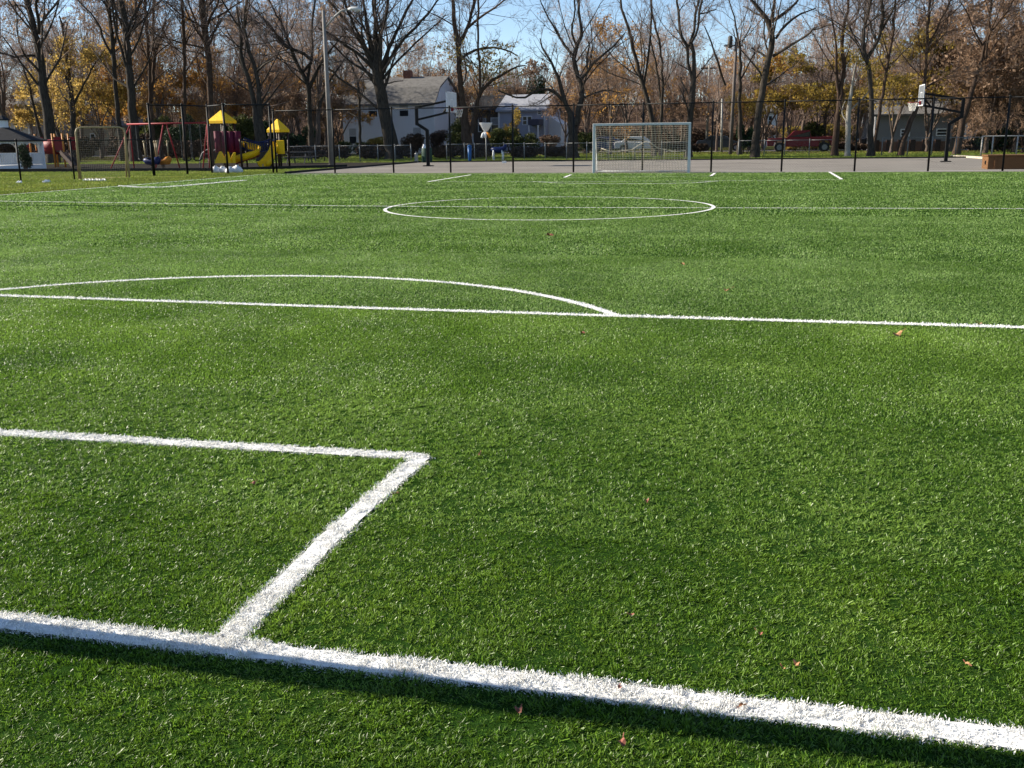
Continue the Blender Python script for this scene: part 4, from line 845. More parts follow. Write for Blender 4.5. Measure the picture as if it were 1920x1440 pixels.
def px_tree(label, Y, specs, seed, bark=None, twig=None, cat='tree', name='bare_tree', **kw):
    """specs: limbs as photo traces [(px,py,width px),...]; each limb gets its own depth drift"""
    g = random.Random(seed); mains = []; first = None
    for i, sp in enumerate(specs):
        dy = 0 if i == 0 else g.uniform(-2.2, 2.2); pts = []; rad = []
        for k, (px, py, wd) in enumerate(sp):
            f = k/max(1, len(sp)-1); yy = Y+dy*(f if i else 0); p = at(px, py, yy); pts.append(p); rad.append(max(.02, wd*mpp(px, yy)/2))
        if i == 0 or sp[0][1] > 262:           # reaches the ground
            p = pts[0].copy()
            if p[2] > 0: q = p.copy(); q[2] = -.05; q[:2] -= (pts[1][:2]-pts[0][:2])*.05; pts.insert(0, q); rad.insert(0, rad[0]*1.35)
        if sp[-1][1] <= 8:                    # carries on above the frame
            d = unit(pts[-1]-pts[-3 if len(pts) > 2 else -2]); d = unit(d+np.array([0, 0, .35]))
            for s in (1.5, 1.6, 1.5): d = unit(d+np.array([g.uniform(-.2, .2), g.uniform(-.2, .2), .08])); pts.append(pts[-1]+d*s); rad.append(rad[-1]*.66)
        mains.append((pts, rad))
        if first is None: first = pts[0]
    return build_tree(name, label, cat, (first[0], first[1], 0), mains, seed, bark or M_bark, twig or M_twig, **kw)
px_tree('tall dark tree rising right behind the gazebo roof', 66, [[(96, 272, 22), (88, 200, 18), (80, 150, 16), (74, 100, 14), (66, 60, 12), (56, 25, 11), (50, 0, 10)], [(72, 62, 7), (74, 40, 6), (66, 15, 5), (70, 0, 5)], [(74, 50, 5), (90, 25, 4), (112, 0, 4)], [(67, 104, 5), (50, 104, 4), (28, 107, 4), (0, 98, 3)], [(55, 20, 4), (40, 8, 3), (20, 12, 2)]], 11, lvl=(11, 6, 5))
px_tree('leaning dark tree with sparse yellow leaves between the gazebo and practice goal', 72, [[(140, 272, 12), (135, 200, 10), (133, 165, 9), (122, 140, 7), (108, 120, 6), (88, 95, 4)], [(134, 168, 6), (124, 110, 5), (120, 60, 4), (112, 30, 3)], [(136, 200, 5), (150, 170, 4), (178, 120, 3), (196, 90, 2)], [(118, 268, 7), (104, 240, 6), (96, 210, 5), (88, 170, 3)], [(80, 262, 7), (66, 215, 5), (58, 170, 4), (40, 120, 3)]], 12, leaf=M_lyel, leafn=3600, leafsize=.10, lvl=(16, 8, 6), leafz=(1, 9.5))
px_tree('slender dark tree left of the twin trunks behind the swing set', 70, [[(226, 262, 10), (216, 170, 8), (213, 100, 8), (206, 40, 7), (202, 0, 7)], [(213, 110, 5), (192, 70, 4), (180, 30, 3), (160, 14, 2), (145, 0, 2)], [(212, 90, 5), (222, 60, 4), (216, 20, 4), (214, 0, 4)]], 13)
px_tree('thick dark tree at the left end of the red swing set', 69, [[(252, 268, 20), (248, 190, 15), (240, 110, 13), (236, 60, 12), (228, 0, 10)], [(237, 70, 7), (246, 40, 6), (252, 18, 5), (266, 8, 4)], [(246, 160, 5), (226, 90, 5), (214, 40, 4), (208, 0, 4)]], 14)
px_tree('pair of straight thin stems above the swing beam', 74, [[(286, 264, 8), (282, 190, 7), (280, 120, 6), (275, 60, 6), (272, 0, 6)], [(284, 190, 6), (290, 110, 6), (287, 50, 5), (288, 0, 5)]], 15, bark=M_barkr, lvl=(16, 8, 6), twigr=.007)
px_tree('straight tree with reddish trunk above the maroon tower', 73, [[(398, 268, 13), (395, 190, 11), (392, 120, 11), (384, 60, 12), (377, 0, 12)], [(384, 60, 6), (392, 35, 5), (402, 20, 4), (412, 0, 3)], [(388, 90, 5), (370, 50, 4), (360, 20, 3), (352, 0, 3)], [(346, 268, 6), (346, 110, 6), (344, 40, 6), (342, 0, 5)]], 16, bark=M_barkr, lvl=(14, 8, 6), twigr=.007)
px_tree('black forked tree behind the blue play bridge', 66, [[(492, 275, 22), (484, 222, 18), (476, 200, 9), (468, 150, 8), (455, 120, 7), (450, 95, 7), (453, 60, 6), (447, 35, 4), (443, 12, 2)], [(486, 228, 12), (488, 190, 9), (482, 140, 8), (474, 118, 7), (464, 85, 7), (457, 50, 7), (460, 20, 6), (464, 0, 5)], [(482, 133, 5), (496, 120, 4), (512, 112, 3)], [(448, 50, 4), (430, 25, 3), (415, 0, 3)]], 17, dens=1.2)
px_tree('wide many limbed tree just left of the street lamp', 76, [[(584, 272, 12), (580, 220, 9), (580, 168, 9), (574, 148, 8), (560, 128, 6), (545, 92, 5), (535, 60, 4), (520, 30, 3), (505, 0, 3)], [(580, 165, 7), (592, 140, 6), (600, 120, 4), (622, 90, 3), (650, 60, 2)], [(568, 135, 5), (590, 112, 6), (560, 96, 6), (526, 84, 6), (517, 58, 5), (500, 40, 4), (480, 20, 3), (462, 0, 2)], [(600, 200, 5), (612, 160, 4), (640, 120, 3), (655, 95, 2)], [(577, 150, 6), (586, 100, 4), (584, 50, 3), (592, 0, 3)]], 18, dens=1.4, lvl=(12, 8, 6))
px_tree('largest bare tree with fan shaped crown in front of the white house', 71, [[(737, 285, 30), (727, 240, 24), (718, 200, 22), (712, 160, 20), (707, 132, 19), (706, 100, 10), (704, 50, 8), (702, 0, 7)],
    [(706, 140, 10), (690, 100, 7), (665, 62, 6), (640, 30, 5), (615, 0, 4)], [(707, 136, 9), (682, 110, 6), (650, 85, 5), (620, 65, 4), (596, 52, 2)], [(709, 130, 9), (712, 80, 7), (722, 30, 6), (728, 0, 5)], [(711, 134, 9), (730, 90, 7), (748, 50, 6), (765, 15, 5), (775, 0, 4)],
    [(713, 140, 8), (732, 110, 6), (764, 66, 5), (794, 35, 4), (825, 0, 3)], [(705, 128, 8), (692, 60, 6), (684, 20, 5), (680, 0, 4)], [(714, 205, 6), (690, 188, 5), (664, 165, 4), (634, 145, 4), (612, 125, 3), (590, 112, 2)], [(706, 120, 7), (675, 70, 5), (652, 20, 4), (645, 0, 4)], [(716, 150, 6), (740, 120, 4), (790, 70, 3), (838, 28, 2)]], 19, dens=1.3, bl=.34, lvl=(12, 8, 6))
px_tree('thin dark sapling standing before the left part of the white house', 84, [[(676, 280, 5), (674, 200, 5), (672, 150, 4), (662, 130, 3), (650, 100, 2)], [(675, 225, 3), (660, 212, 2), (645, 208, 2)], [(672, 155, 3), (690, 120, 2)]], 20, lvl=(8, 4, 4))
px_tree('dark tree right of the left backboard with one long arching branch', 71, [[(876, 280, 22), (872, 225, 15), (866, 180, 10), (860, 130, 9), (860, 85, 9), (853, 50, 8), (848, 15, 7), (850, 0, 6)], [(861, 84, 7), (880, 45, 6), (890, 0, 5)], [(878, 52, 5), (905, 28, 4), (935, 8, 3), (950, 0, 3)], [(862, 112, 6), (882, 95, 5), (915, 88, 4), (950, 90, 3), (972, 104, 2)], [(884, 250, 10), (892, 200, 7), (902, 168, 6), (935, 142, 5), (962, 128, 3), (985, 122, 2)], [(893, 215, 6), (901, 160, 5), (897, 100, 4), (896, 40, 4), (898, 0, 4)]], 21, bark=M_barkr, dens=1.0, leaf=M_lyel, leafn=900, leafsize=.11, leafz=(4.5, 8))
px_tree('twisting forked tree between the blue house and the soccer goal', 70, [[(1074, 285, 22), (1074, 240, 16), (1066, 205, 9), (1056, 180, 8), (1052, 155, 7), (1040, 130, 5), (1025, 105, 4), (1013, 85, 3), (1012, 72, 2)], [(1078, 235, 11), (1088, 190, 10), (1094, 165, 9), (1086, 148, 8), (1077, 125, 8), (1074, 104, 8), (1085, 82, 7), (1092, 58, 6), (1084, 35, 5), (1086, 0, 5)],
    [(1056, 190, 6), (1040, 170, 6), (1022, 160, 5), (1005, 172, 4), (980, 187, 4), (962, 182, 3), (935, 168, 3)], [(1075, 104, 5), (1060, 88, 5), (1046, 62, 4), (1030, 40, 3), (1014, 5, 2)], [(1090, 148, 6), (1106, 128, 5), (1135, 98, 4), (1160, 78, 3), (1172, 62, 2)], [(1102, 134, 4), (1100, 100, 4), (1106, 78, 2)], [(1083, 90, 4), (1068, 62, 4), (1080, 30, 3), (1075, 0, 3)]], 22, dens=1.1, bl=.36)
px_tree('V shaped tree rising behind the middle of the goal', 76, [[(1226, 272, 9), (1222, 215, 9), (1208, 165, 8), (1195, 125, 7), (1184, 75, 6), (1172, 35, 5), (1162, 0, 4)], [(1208, 160, 4), (1216, 100, 4), (1222, 40, 4), (1222, 0, 4)]], 23)
px_tree('pair of thin upright stems behind the right half of the goal', 77, [[(1239, 272, 7), (1240, 215, 6), (1243, 165, 5), (1241, 110, 4), (1232, 60, 4), (1222, 25, 3)], [(1240, 200, 4), (1232, 130, 4), (1222, 80, 3), (1212, 50, 2)]], 24)
px_tree('sinuous tree with entwined limbs above the right goal post', 70, [[(1291, 285, 14), (1292, 220, 11), (1299, 175, 12), (1301, 140, 8), (1304, 100, 7), (1296, 82, 7)], [(1298, 150, 6), (1289, 110, 5), (1290, 82, 6), (1272, 62, 5), (1275, 30, 5), (1268, 0, 4)], [(1292, 86, 5), (1302, 60, 5), (1302, 25, 5), (1310, 0, 4)], [(1296, 80, 5), (1311, 52, 4), (1310, 25, 4), (1318, 0, 4)], [(1312, 26, 3), (1330, 22, 2), (1345, 16, 2)]], 25, lvl=(8, 7, 5))
px_tree('thin tree pressed against the tall utility pole', 79, [[(1387, 278, 9), (1387, 200, 7), (1388, 120, 6), (1385, 70, 4), (1378, 40, 3), (1366, 0, 2)], [(1388, 150, 3), (1410, 110, 3), (1424, 85, 2)], [(1360, 160, 4), (1350, 130, 4), (1335, 80, 3), (1320, 50, 2)]], 26)
px_tree('large spreading tree left of the red pickup truck', 69, [[(1416, 275, 16), (1422, 225, 13), (1430, 170, 13), (1434, 135, 12), (1442, 110, 12), (1448, 80, 11), (1445, 45, 10), (1432, 28, 8), (1418, 10, 6), (1405, 0, 5)], [(1446, 42, 8), (1450, 20, 6), (1452, 0, 5)], [(1448, 40, 7), (1468, 28, 6), (1485, 14, 5), (1496, 0, 4)], [(1455, 72, 5), (1472, 48, 5), (1488, 32, 4), (1510, 24, 3), (1530, 16, 2)], [(1450, 105, 6), (1475, 90, 5), (1505, 72, 4), (1526, 60, 4), (1528, 50, 2)], [(1432, 34, 4), (1412, 22, 3), (1395, 12, 2)], [(1438, 106, 5), (1424, 98, 4), (1410, 90, 3)], [(1526, 56, 3), (1545, 50, 2), (1560, 46, 2)]], 27, dens=.9, bl=.3, lvl=(11, 7, 5))
px_tree('tall russet barked tree just right of the pickup truck', 73, [[(1566, 278, 13), (1570, 225, 11), (1577, 170, 8), (1584, 125, 8), (1577, 85, 7), (1583, 45, 6), (1590, 20, 5), (1592, 0, 5)], [(1572, 190, 6), (1568, 130, 6), (1568, 85, 4), (1560, 40, 3), (1552, 0, 3)]], 28, bark=M_barkr, lvl=(12, 8, 6))
px_tree('pale mottled white barked tree right of the pickup truck', 71, [[(1590, 278, 10), (1590, 230, 10), (1594, 195, 8), (1596, 165, 5), (1602, 130, 3), (1606, 100, 2)]], 29, bark=M_syc, lvl=(6, 5, 5), leaf=M_lolv, leafn=500)
px_tree('fork shaped tree between the fence posts left of the right hoop', 70, [[(1632, 275, 12), (1634, 200, 9), (1633, 150, 8), (1626, 108, 8), (1616, 88, 7), (1617, 60, 6), (1628, 28, 5), (1632, 0, 5)], [(1628, 106, 7), (1640, 92, 6), (1652, 62, 6), (1656, 30, 6), (1650, 0, 5)], [(1655, 55, 4), (1668, 38, 4), (1676, 12, 3), (1680, 0, 3)]], 30, dens=1.2, lvl=(12, 7, 6))
px_tree('slim dark tree behind the right backboard', 72, [[(1690, 278, 11), (1704, 235, 10), (1722, 200, 8), (1735, 150, 6), (1738, 80, 5), (1741, 40, 5), (1744, 0, 4)], [(1738, 90, 4), (1758, 50, 3), (1776, 12, 3), (1785, 0, 3)], [(1640, 270, 6), (1656, 170, 6), (1666, 110, 5), (1676, 60, 4), (1680, 0, 4)]], 31, bark=M_barkr, dens=1.3, lvl=(14, 8, 6))
px_tree('leaning tree between the right basketball pole and timber box', 75, [[(1794, 278, 13), (1806, 220, 11), (1825, 165, 9), (1838, 110, 6), (1848, 85, 6), (1856, 40, 5), (1860, 0, 4)], [(1842, 85, 4), (1825, 50, 3), (1812, 20, 2), (1800, 0, 2)], [(1848, 110, 4), (1855, 60, 4), (1884, 30, 3), (1900, 0, 3)]], 32, bark=M_barkr, dens=1.2, lvl=(14, 8, 6))
# ---- generic trees built round a trunk of their own --------------------------
def gen_mains(x, y, H_, r, g, n=5, spread=.35, fork=.35):
    z0 = H_*fork*g.uniform(.8, 1.2); lean = np.array([g.normal(0, .05), g.normal(0, .05), 1.]); P = [np.array([x, y, -.05])]
    for k in range(4): P.append(P[-1]+lean*z0/4+np.array([g.normal(0, .08), g.normal(0, .08), 0]))
    mains = [([*P], [r*1.3, r, r*.92, r*.86, r*.8])]
    for i in range(n):
        a = 2*math.pi*i/n+g.uniform(-.5, .5); d = np.array([math.cos(a)*spread, math.sin(a)*spread, 1.]) if i else np.array([0, 0, 1.]); q = [P[-1 if i < 3 else -2]]; rr = [r*.62]; L = (H_-z0)/5
        for k in range(5): d = unit(d+np.array([g.normal(0, .14), g.normal(0, .14), .10])); q.append(q[-1]+d*L); rr.append(rr[-1]*.68)
        mains.append((q, rr))
    return mains
PROTO = {}
def proto_copy(key, make, x, y, rz, s, label, group):
    """the first call builds the tree at the origin, later calls copy it with its parts"""
    if key not in PROTO: r = PROTO[key] = make(); r['label'] = label; new = r
    else:
        r = PROTO[key]; new = r.copy(); sc.collection.objects.link(new); new['label'] = label
        for ch in list(r.children): c = ch.copy(); sc.collection.objects.link(c); c.parent = new
    new['group'] = group; new.location = (x, y, 0); new.rotation_euler = (0, 0, rz); new.scale = (s, s, s); return new
def mk(seed, H_, r, twig, leaf=None, leafn=0, dens=1., lvl=(8, 6, 5), bark=None, twigr=.011, leafsize=.14, spread=.35, fork=.35, n=5, leafz=None):
    return lambda: build_tree('background_tree', 'x', 'tree', (0, 0, 0), gen_mains(0, 0, H_, r, random_g(seed), n, spread, fork), seed, bark or M_barkb, twig, dens=dens, leaf=leaf, leafn=leafn, leafsize=leafsize, twigr=twigr, lvl=lvl, leafz=leafz)
class random_g:
    def __init__(s, seed): s.r = random.Random(seed)
    def normal(s, a, b): return s.r.gauss(a, b)
    def uniform(s, a, b): return s.r.uniform(a, b)
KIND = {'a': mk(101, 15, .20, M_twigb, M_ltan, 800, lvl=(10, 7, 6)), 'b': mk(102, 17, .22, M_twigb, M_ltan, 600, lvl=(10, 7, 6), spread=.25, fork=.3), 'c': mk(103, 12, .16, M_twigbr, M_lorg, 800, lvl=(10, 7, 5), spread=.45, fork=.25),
        'r': mk(104, 9, .14, M_twigbr, M_lbrn, 2600, lvl=(10, 8, 6), spread=.5, fork=.2), 'y': mk(105, 8.5, .15, M_twig, M_lyel, 3000, lvl=(9, 6, 4), spread=.5, fork=.2),
        'o': mk(106, 9.5, .15, M_twig, M_lorg, 3800, lvl=(9, 6, 4), spread=.4, fork=.2), 'v': mk(107, 9, .15, M_twig, M_lolv, 3500, lvl=(10, 7, 5), spread=.45, fork=.18)}
words_k = {'a': 'grey brown bare tree', 'b': 'tall grey bare tree', 'c': 'russet twiggy tree', 'r': 'rounded russet brown tree', 'y': 'yellow leaved tree', 'o': 'orange leaved tree', 'v': 'olive gold tree'}
def place(k, px, Y, s, where, rz=None):
    x = at(px, 250, Y)[0]; return proto_copy(k, KIND[k], x, Y, px*.37 if rz is None else rz, s, words_k[k]+' '+where, 'trees beyond the playing field')
# coloured trees one can tell apart
place('y', 186, 84, 1.05, 'glowing behind the practice goal'); place('y', 232, 88, 1.0, 'behind the twin dark trunks', 2); place('y', 30, 90, .72, 'over the gazebo roof'); place('y', 118, 92, .75, 'over the red tunnel')
place('o', 322, 92, .95, 'above the red swing beam'); place('o', 285, 97, .9, 'left of the red swing beam', 1.0); place('o', 1432, 100, .85, 'behind the large spreading tree')
place('r', 980, 128, 1.15, 'domed above the blue house'); place('r', 545, 88, .85, 'right of the smaller yellow roof'); place('r', 616, 92, .8, 'at the left end of the white house')
place('r', 850, 112, .95, 'between the white house and the arching tree'); place('r', 455, 96, 1.0, 'between the two yellow roofs'); place('r', 1130, 105, .85, 'left part of the goal opening')
place('v', 1480, 97, .86, 'above the pickup truck cab'); place('v', 1530, 99, .9, 'above the pickup truck tail', 2.4); place('v', 1457, 98, .78, 'left of the pickup truck'); place('v', 1672, 82, .85, 'left of the right backboard'); place('v', 1740, 84, .9, 'behind the right backboard', .6)
place('v', 1612, 95, .8, 'behind the white barked tree', 3.0); place('r', 1785, 84, 1.1, 'above the right basketball pole'); place('r', 1850, 78, 1.12, 'above the timber box'); place('r', 1905, 80, 1.3, 'at the right edge of the view', 1.2); place('r', 1955, 76, 1.3, 'just past the right edge', 2.2)
place('r', 0, 96, 1.0, 'at the left edge beyond the gazebo'); place('v', 62, 98, .85, 'between gazebo roof and tall tree')
place('c', 1145, 84, .80, 'fanning out behind the goal crossbar'); place('c', 1175, 90, .82, 'fanning out behind the middle of the goal', 1.1)
for px, Y, k, s_, wh in ((300, 86, 'c', .7, 'behind the first swing legs'), (360, 90, 'o', .8, 'behind the right end of the swing beam'), (410, 88, 'c', .75, 'just left of the reddish trunk'), (440, 92, 'o', .75, 'over the larger yellow roof'), (505, 90, 'c', .75, 'left of the smaller yellow roof'), (530, 94, 'o', .8, 'behind the smaller yellow roof'),
        (590, 90, 'c', .75, 'behind the wide many limbed tree'), (635, 94, 'o', .7, 'against the left corner of the white house'), (1060, 104, 'r', .85, 'behind the twisting tree'), (1100, 100, 'c', .6, 'left of the goal'), (1230, 100, 'c', .62, 'behind the right half of the goal'), (1290, 104, 'r', .75, 'behind the entwined tree'), (1340, 102, 'c', .65, 'between the poles right of the goal'), (1390, 106, 'r', .75, 'behind the tall utility pole'),
        (1640, 100, 'o', .7, 'over the left end of the grey building'), (1705, 96, 'r', .85, 'over the roof of the grey building'), (1760, 94, 'c', .8, 'over the right part of the grey building'), (1820, 88, 'r', .95, 'at the corner of the grey building'), (215, 96, 'o', .9, 'between the yellow trees'), (140, 100, 'o', .85, 'over the grey blue house')): place(k, px, Y, s_, wh)
# rows of bare trees behind
rr_ = random.Random(5); spots = []
for i in range(42):
    px = -60+i*27 if i < 28 else 700+(i-28)*82; Y = rr_.uniform(86, 128) if i < 28 else rr_.uniform(100, 140)
    if 640 < px < 850 and Y < 118: Y += 34
    if 900 < px < 1060 and Y < 125: Y += 30
    if 1640 < px < 1815 and Y < 104: Y += 18
    spots.append((px+rr_.uniform(-12, 12), Y))
spots += [(255+i*31+rr_.uniform(-9, 9), rr_.uniform(84, 104)) for i in range(1)]+[(-30, 100), (150, 108), (100, 118), (1345, 96), (1405, 104), (1500, 112), (1545, 100), (1600, 106), (1650, 110), (1700, 108), (1750, 106), (1820, 100), (1880, 98), (1930, 96), (1265, 118), (1210, 112), (1080, 118), (905, 112), (780, 122), (830, 126)]
nm = ['bare tree without leaves in the woods beyond the field']
for i, (px, Y) in enumerate(spots):
    k = 'ab'[i % 2] if rr_.random() < .8 else 'c'; sz = rr_.uniform(.8, 1.15)
    if 850 < px < 1640: sz *= .72
    x = at(px, 250, Y)[0]; o = proto_copy(k, KIND[k], x, Y, rr_.uniform(0, 6.28), sz, {'a': 'grey brown bare tree', 'b': 'tall upright grey bare tree', 'c': 'russet twiggy bare tree'}[k]+' in the row behind the field', {'a': 'spreading bare trees in the woods', 'b': 'upright bare trees in the woods', 'c': 'russet bare trees in the woods'}[k])
# far wooded rise: a real slope with one mass of twigs on it
def hillz(x, y): t_ = np.clip((y-138)/110, 0, 1); t_ = t_*t_*(3-2*t_); return t_*(6.5+3*vnoise(x+900, y+900, .012)+1.2*vnoise(x+900, y+900, .05))
hx, hy = np.meshgrid(np.linspace(-420, 330, 90), np.linspace(138, 330, 30)); hzv = hillz(hx.ravel(), hy.ravel())-.02; ii = (np.arange(29)[:, None]*90+np.arange(89)[None]).ravel()
tag(add_mesh('hillside', np.stack([hx.ravel(), hy.ravel(), hzv], -1), [np.stack([ii, ii+1, ii+91, ii+90], -1)], mat("leaf covered slope", (.045, .032, .026), 1, .4, .35, 1.0, col2=(.11, .072, .05), bscale=2, spec=0), smooth=True), kind='structure')
g = np.random.default_rng(77); n = 8000; xs = g.uniform(-260, 170, n); ys = g.uniform(150, 250, n); zt_ = 7+4*vnoise(xs+300, ys, .03)+g.uniform(-2, 2, n)
P = np.stack([xs, ys, hillz(xs, ys)+g.uniform(-.05, .5, n)*zt_], -1); D = g.normal(0, .22, (n, 3)); D[:, 2] = 1; B = grow(P, D, zt_*.6, 4, .12, .05, g); Rr = np.full((n, 5), .09)*np.linspace(1, .3, 5)
cf = Col(); cf.add(*tubes(B, Rr, 3)); P2, D2, L2, r2, _ = children(B, Rr, 9, g, .2, .6, .45, zt_*.6, .6); B2 = grow(P2, D2, L2, 2, .2, .05, g); cf.add(*tubes(B2, np.full((len(B2), 3), .035)*np.array([1, .8, .5]), 3))
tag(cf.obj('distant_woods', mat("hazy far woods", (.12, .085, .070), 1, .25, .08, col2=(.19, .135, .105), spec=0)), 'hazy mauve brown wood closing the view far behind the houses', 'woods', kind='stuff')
# ------------------------------------------------------------------ shrubs and hedges
def shrub(name, label, cat, px, py0, py1, Y, wpx, m, n, size=.06, group=None, twiggy=False, seed=0, depth=None):
    a = at(px, py1, Y); hz_ = max(.4, at(px, py0, Y)[2]); x, y = a[0], a[1]; w_ = wpx*mpp(px, Y)/2; dp = depth or w_; g = np.random.default_rng(seed+int(px)); t = thing(name, label, cat, (x, y, 0), group)
    k = max(5, int(9*w_/max(dp, .3))); cs = np.stack([x+g.uniform(-.8, .8, k)*w_, y+g.uniform(-.6, .6, k)*dp, g.uniform(.3, .82, k)*hz_], -1); st = MB()
    for c in cs[:9]: st.tube([(x+(c[0]-x)*.5, y+(c[1]-y)*.4, 0), tuple((c+[x+(c[0]-x)*.7, y, 0])/2*[1, 1, .9]), tuple(c)], [.035, .025, .012], 5)
    st.obj('stem', M_barkr, t)
    ci = g.integers(0, k, n); d = unit(g.normal(size=(n, 3)))*(g.random(n)**.4)[:, None]; C = cs[ci]+d*np.array([max(w_/k**.5*1.4, .25), dp*.45, hz_*.22]); C[:, 2] = np.clip(C[:, 2], .05, None)
    if twiggy:
        D = g.normal(0, .5, (n, 3)); D[:, 2] = 1; P = C*1.; P[:, 2] *= .7; B = grow(P, D, g.uniform(.3, .8, n)*hz_*.5, 3, .25, .05, g); V, F = tubes(B, np.full((n, 4), .008)*np.array([1, .9, .7, .4]), 3); add_mesh('foliage', V, [F], m, t)
    else: V, F = leafquads(C, size, g, .6); add_mesh('foliage', V, [F], m, t)
    return t
shrub('evergreen_shrub', 'dark rounded evergreen in front of the gazebo', 'shrub', 45, 262, 318, 46.6, 26, M_ever, 3600, .05)
for i, (px, p0, Y, wp, n, lab) in enumerate(((290, 214, 80, 60, 6500, 'dark evergreen behind the left half of the swing set'), (345, 206, 78, 66, 7000, 'dark evergreen behind the right half of the swing set'), (372, 215, 84, 44, 4500, 'dark evergreen left of the larger yellow roof'),
        (470, 208, 76, 60, 6500, 'dark evergreen between the two yellow roofs'), (505, 222, 82, 44, 4500, 'dark evergreen left of the smaller yellow roof'), (555, 232, 84, 60, 5000, 'dark evergreen right of the smaller yellow roof'),
        (430, 225, 90, 60, 4500, 'dark evergreen behind the maroon tower'), (255, 236, 86, 44, 3600, 'dark evergreen behind the thick tree trunk'))):
    shrub('evergreen_tree', lab, 'evergreen', px, p0, 285, Y, wp, M_ever if i % 3 else M_green, n, .10, 'evergreens behind the playground', seed=i, depth=1.4)
shrub('evergreen_tree', 'dark spreading evergreen between the utility pole and the large tree', 'evergreen', 1398, 230, 282, 82, 34, M_ever, 3500, .09)
shrub('evergreen_tree', 'dark evergreen hedge behind the timber box', 'evergreen', 1880, 236, 282, 84, 100, M_ever, 7000, .10, depth=1.5)
shrub('evergreen_tree', 'pointed dark conifer peeking over the orange dome left of the twisting tree', 'evergreen', 1005, 132, 200, 126, 30, M_ever, 2200, .12)
for i, (px, p0, Y, wp, n, m, lab) in enumerate(((705, 250, 92, 60, 3000, M_lolv, 'yellowish bush at the foot of the largest tree'), (660, 262, 90, 60, 2600, M_green, 'dull green bush below the left house corner'), (775, 246, 90, 50, 2600, M_hedge, 'brown bush by the left basketball pole'),
        (850, 222, 94, 60, 3200, M_green, 'green bush below the left backboard'), (940, 238, 92, 50, 2600, M_green, 'green bush right of the funnel ball game'), (985, 246, 92, 50, 2800, M_green, 'green bush before the blue house porch'),
        (1030, 252, 92, 40, 2200, M_lbrn, 'russet bush at the right of the blue house'), (1098, 246, 88, 34, 2400, M_green, 'green bush left of the goal'), (820, 240, 100, 50, 2600, M_hedge, 'dim bush beside the white house corner'),
        (1500, 262, 90, 60, 2200, M_lolv, 'low golden bush behind the pickup truck'), (960, 200, 104, 30, 1800, M_lolv, 'tall yellow green bush left of the blue house'), (1520, 225, 92, 50, 3000, M_green, 'green bush above the pickup truck bed'))):
    shrub('bush', lab, 'bush', px, p0, 290, Y+(7 if 1400 < px < 1600 else 0), wp, m, n, .09, 'bushes along the far side of the field', seed=40+i)
for i, (a_, b_, Y, p0, lab) in enumerate(((-40, 90, 74, 252, 'dark hedge behind the gazebo'), (90, 200, 78, 254, 'dark hedge behind the red tunnel'), (200, 300, 76, 250, 'dark hedge behind the left end of the swing set'), (300, 420, 74, 262, 'dark hedge behind the arch climber'), (420, 540, 74, 262, 'dark hedge behind the blue bridge'), (540, 660, 72, 270, 'low dark leafless hedge behind the picnic tables'), (660, 790, 71, 271, 'low dark leafless hedge left of the basketball pole'), (800, 950, 71, 272, 'low dark leafless hedge behind the funnel ball game'), (950, 1075, 72, 272, 'low dark leafless hedge left of the twisting tree'),
        (1215, 1330, 90, 266, 'low dark hedge behind the right goal post'), (1790, 1960, 88, 260, 'low dark hedge at the right edge'), (1560, 1680, 92, 266, 'low dark hedge behind the black car'))):
    shrub('hedge', lab, 'hedge', (a_+b_)/2, p0, 295, Y, b_-a_, M_hedge, 9000, .09, 'low dark hedges behind the court', seed=70+i, depth=.7, twiggy=False)
for i, (a_, b_, Y, p0, m, lab) in enumerate(((1040, 1200, 122, 236, M_lbrn, 'russet undergrowth behind the left half of the goal'), (1190, 1340, 124, 240, M_hedge, 'brown undergrowth behind the right half of the goal'), (1320, 1470, 122, 236, M_lbrn, 'russet undergrowth behind the utility pole'), (1450, 1640, 120, 232, M_lolv, 'golden brown undergrowth behind the pickup truck'),
        (540, 650, 106, 232, M_lbrn, 'russet undergrowth left of the white house'), (400, 550, 104, 236, M_hedge, 'brown undergrowth behind the playground towers'))):
    shrub('undergrowth', lab, 'undergrowth', (a_+b_)/2, p0, 285, Y, b_-a_, m, 7500, .12, 'undergrowth beyond the road', seed=120+i, depth=1.5)
# brush of arching twigs, upper right
for i, (px, Y, H_, lab) in enumerate(((1862, 80, 6.4, 'tangle of arching brown twigs above the timber box'), (1915, 78, 8.0, 'tangle of arching brown twigs at the right edge'))):
    a = at(px, 285, Y); build_tree('twiggy_thicket', lab, 'thicket', (a[0], a[1], 0), gen_mains(a[0], a[1], H_, .10, random_g(90+i), 9, .8, .12), 90+i, M_barkr, M_twigbr, dens=1.6, lvl=(14, 9, 7), twigr=.012, group='twiggy thickets', up=-.06, leaf=M_lbrn, leafn=2500, leafsize=.10)
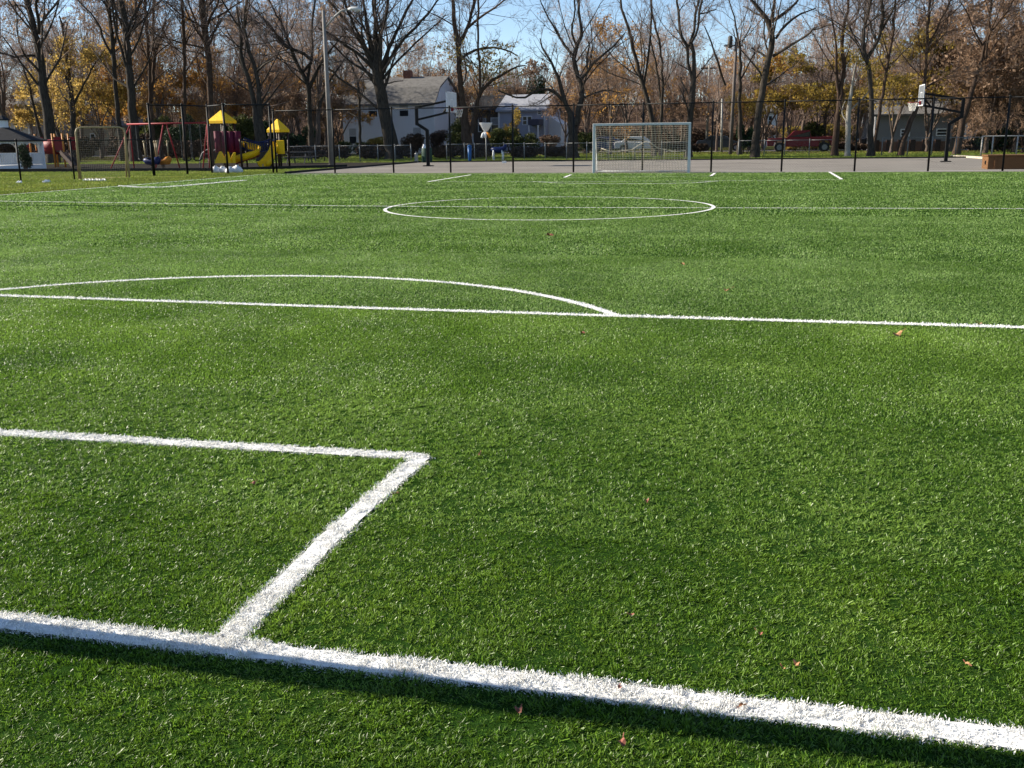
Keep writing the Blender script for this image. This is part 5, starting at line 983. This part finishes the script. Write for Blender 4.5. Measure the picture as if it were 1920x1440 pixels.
# ------------------------------------------------------------------ fallen leaves and scraps on the turf
M_leaf = mat("fallen leaf", (.36, .17, .08), .8, .2, 20, col2=(.44, .24, .12)); M_leafr = mat("red fallen leaf", (.25, .09, .06), .7, .2, 20)
def leaf(px, py, s, label, m=None, seed=0):
    s *= .85; c = gnd(px, py, .022); g = random.Random(seed); b = MB(); n = 9; V = [(0, 0, 0)]; 
    for k in range(n):
        a = 2*math.pi*k/n; r_ = s*(1 if k % 3 == 0 else .72)*g.uniform(.7, 1.15); V.append((r_*math.cos(a), r_*math.sin(a)*.75, .35*s*math.sin(2*a+seed)+.2*s*(r_/s)))
    rz = g.uniform(0, 6.3); tl = g.uniform(.0, .35); V = [(x*math.cos(rz)-y*math.sin(rz)+c[0], x*math.sin(rz)+y*math.cos(rz)+c[1], z+c[2]+tl*(x*.4+y*.8)) for x, y, z in V]
    b.add(V, [(0, k+1, (k+1) % n+1) for k in range(n)]); t = thing('fallen_leaf', label, 'leaf', c, 'dry leaves fallen on the turf'); b.obj('leaf_blade', m or M_leaf, t)
    b = MB(); b.tube([V[1], tuple(np.array(V[1])*1.6-np.array(V[0])*.6+[0, 0, .004])], .0016, 4); b.obj('stalk', m or M_leafr, t); return t
leaf(1682, 627, .062, 'largest pale orange leaf below the penalty line at the right', seed=1); leaf(1837, 607, .03, 'small leaf touching the penalty line at the far right', seed=2)
leaf(1166, 1392, .022, 'reddish leaf nearest the camera in the shadow below the goal line', M_leafr, 3); leaf(972, 1330, .022, 'red leaf in the shadow just under the goal line', M_leafr, 4); leaf(1392, 1322, .018, 'pale orange leaf lying on the white goal line', seed=5)
leaf(1494, 1243, .020, 'orange leaf just above the goal line, right of centre', seed=6); leaf(1425, 1187, .016, 'dull leaf up and left of the orange one above the goal line', M_leafr, 7); leaf(1470, 1252, .010, 'tiny orange scrap beside the orange leaf above the goal line', seed=8)
leaf(1184, 1152, .014, 'reddish leaf in the open turf left of the dull leaf', M_leafr, 9); leaf(1815, 1246, .016, 'yellowish leaf near the right edge above the goal line', seed=10); leaf(1212, 938, .022, 'brown leaf at the middle of the near turf', M_leafr, 11)
leaf(745, 925, .018, 'orange leaf beside the slanting goal area line', seed=12); leaf(474, 906, .02, 'brown leaf inside the goal area', M_leafr, 13); leaf(1092, 624, .034, 'brown leaf below the end of the penalty arc', M_leafr, 14)
leaf(1362, 544, .05, 'leaf above the penalty line right of the arc', seed=15); leaf(1280, 495, .05, 'leaf on open turf between the arc and the centre circle', seed=16); leaf(1031, 441, .09, 'leaf just below the bottom of the centre circle', M_leafr, 17)
leaf(1162, 1288, .013, 'red leaf on the upper edge of the goal line', M_leafr, 18); leaf(900, 852, .02, 'pale leaf right of the goal area corner', seed=19)
b = MB(); c = gnd(30, 344); 
for k in range(5): q = c+[.05*k, .03*math.sin(k*3), .03]; b.tube([q, q+[.07, .04, .06*(k % 2)]], .035, 5)
tag(b.obj('litter', M_bag, loc=tuple(c)), 'scrap of white litter beside the leftmost low fence post', 'litter')
b = MB(); c = gnd(80, 343)
for k in range(6): q = c+[.05*k, .04*math.sin(k*2), .03]; b.tube([q, q+[.06, .06, .07*(k % 2)]], .05, 5)
tag(b.obj('litter', M_bag, loc=tuple(c)), 'crumpled white paper on the grass below the red tunnel', 'litter')
a = at(706+0, 304, 62); b = MB(); c = gnd(945, 306); b.box((c[0]-.1, c[1]-.1, .012), (c[0]+.12, c[1]+.1, .13)); tag(b.obj('block', M_bag, loc=(c[0], c[1], 0)), 'small white block on the far edge of the court', 'block')
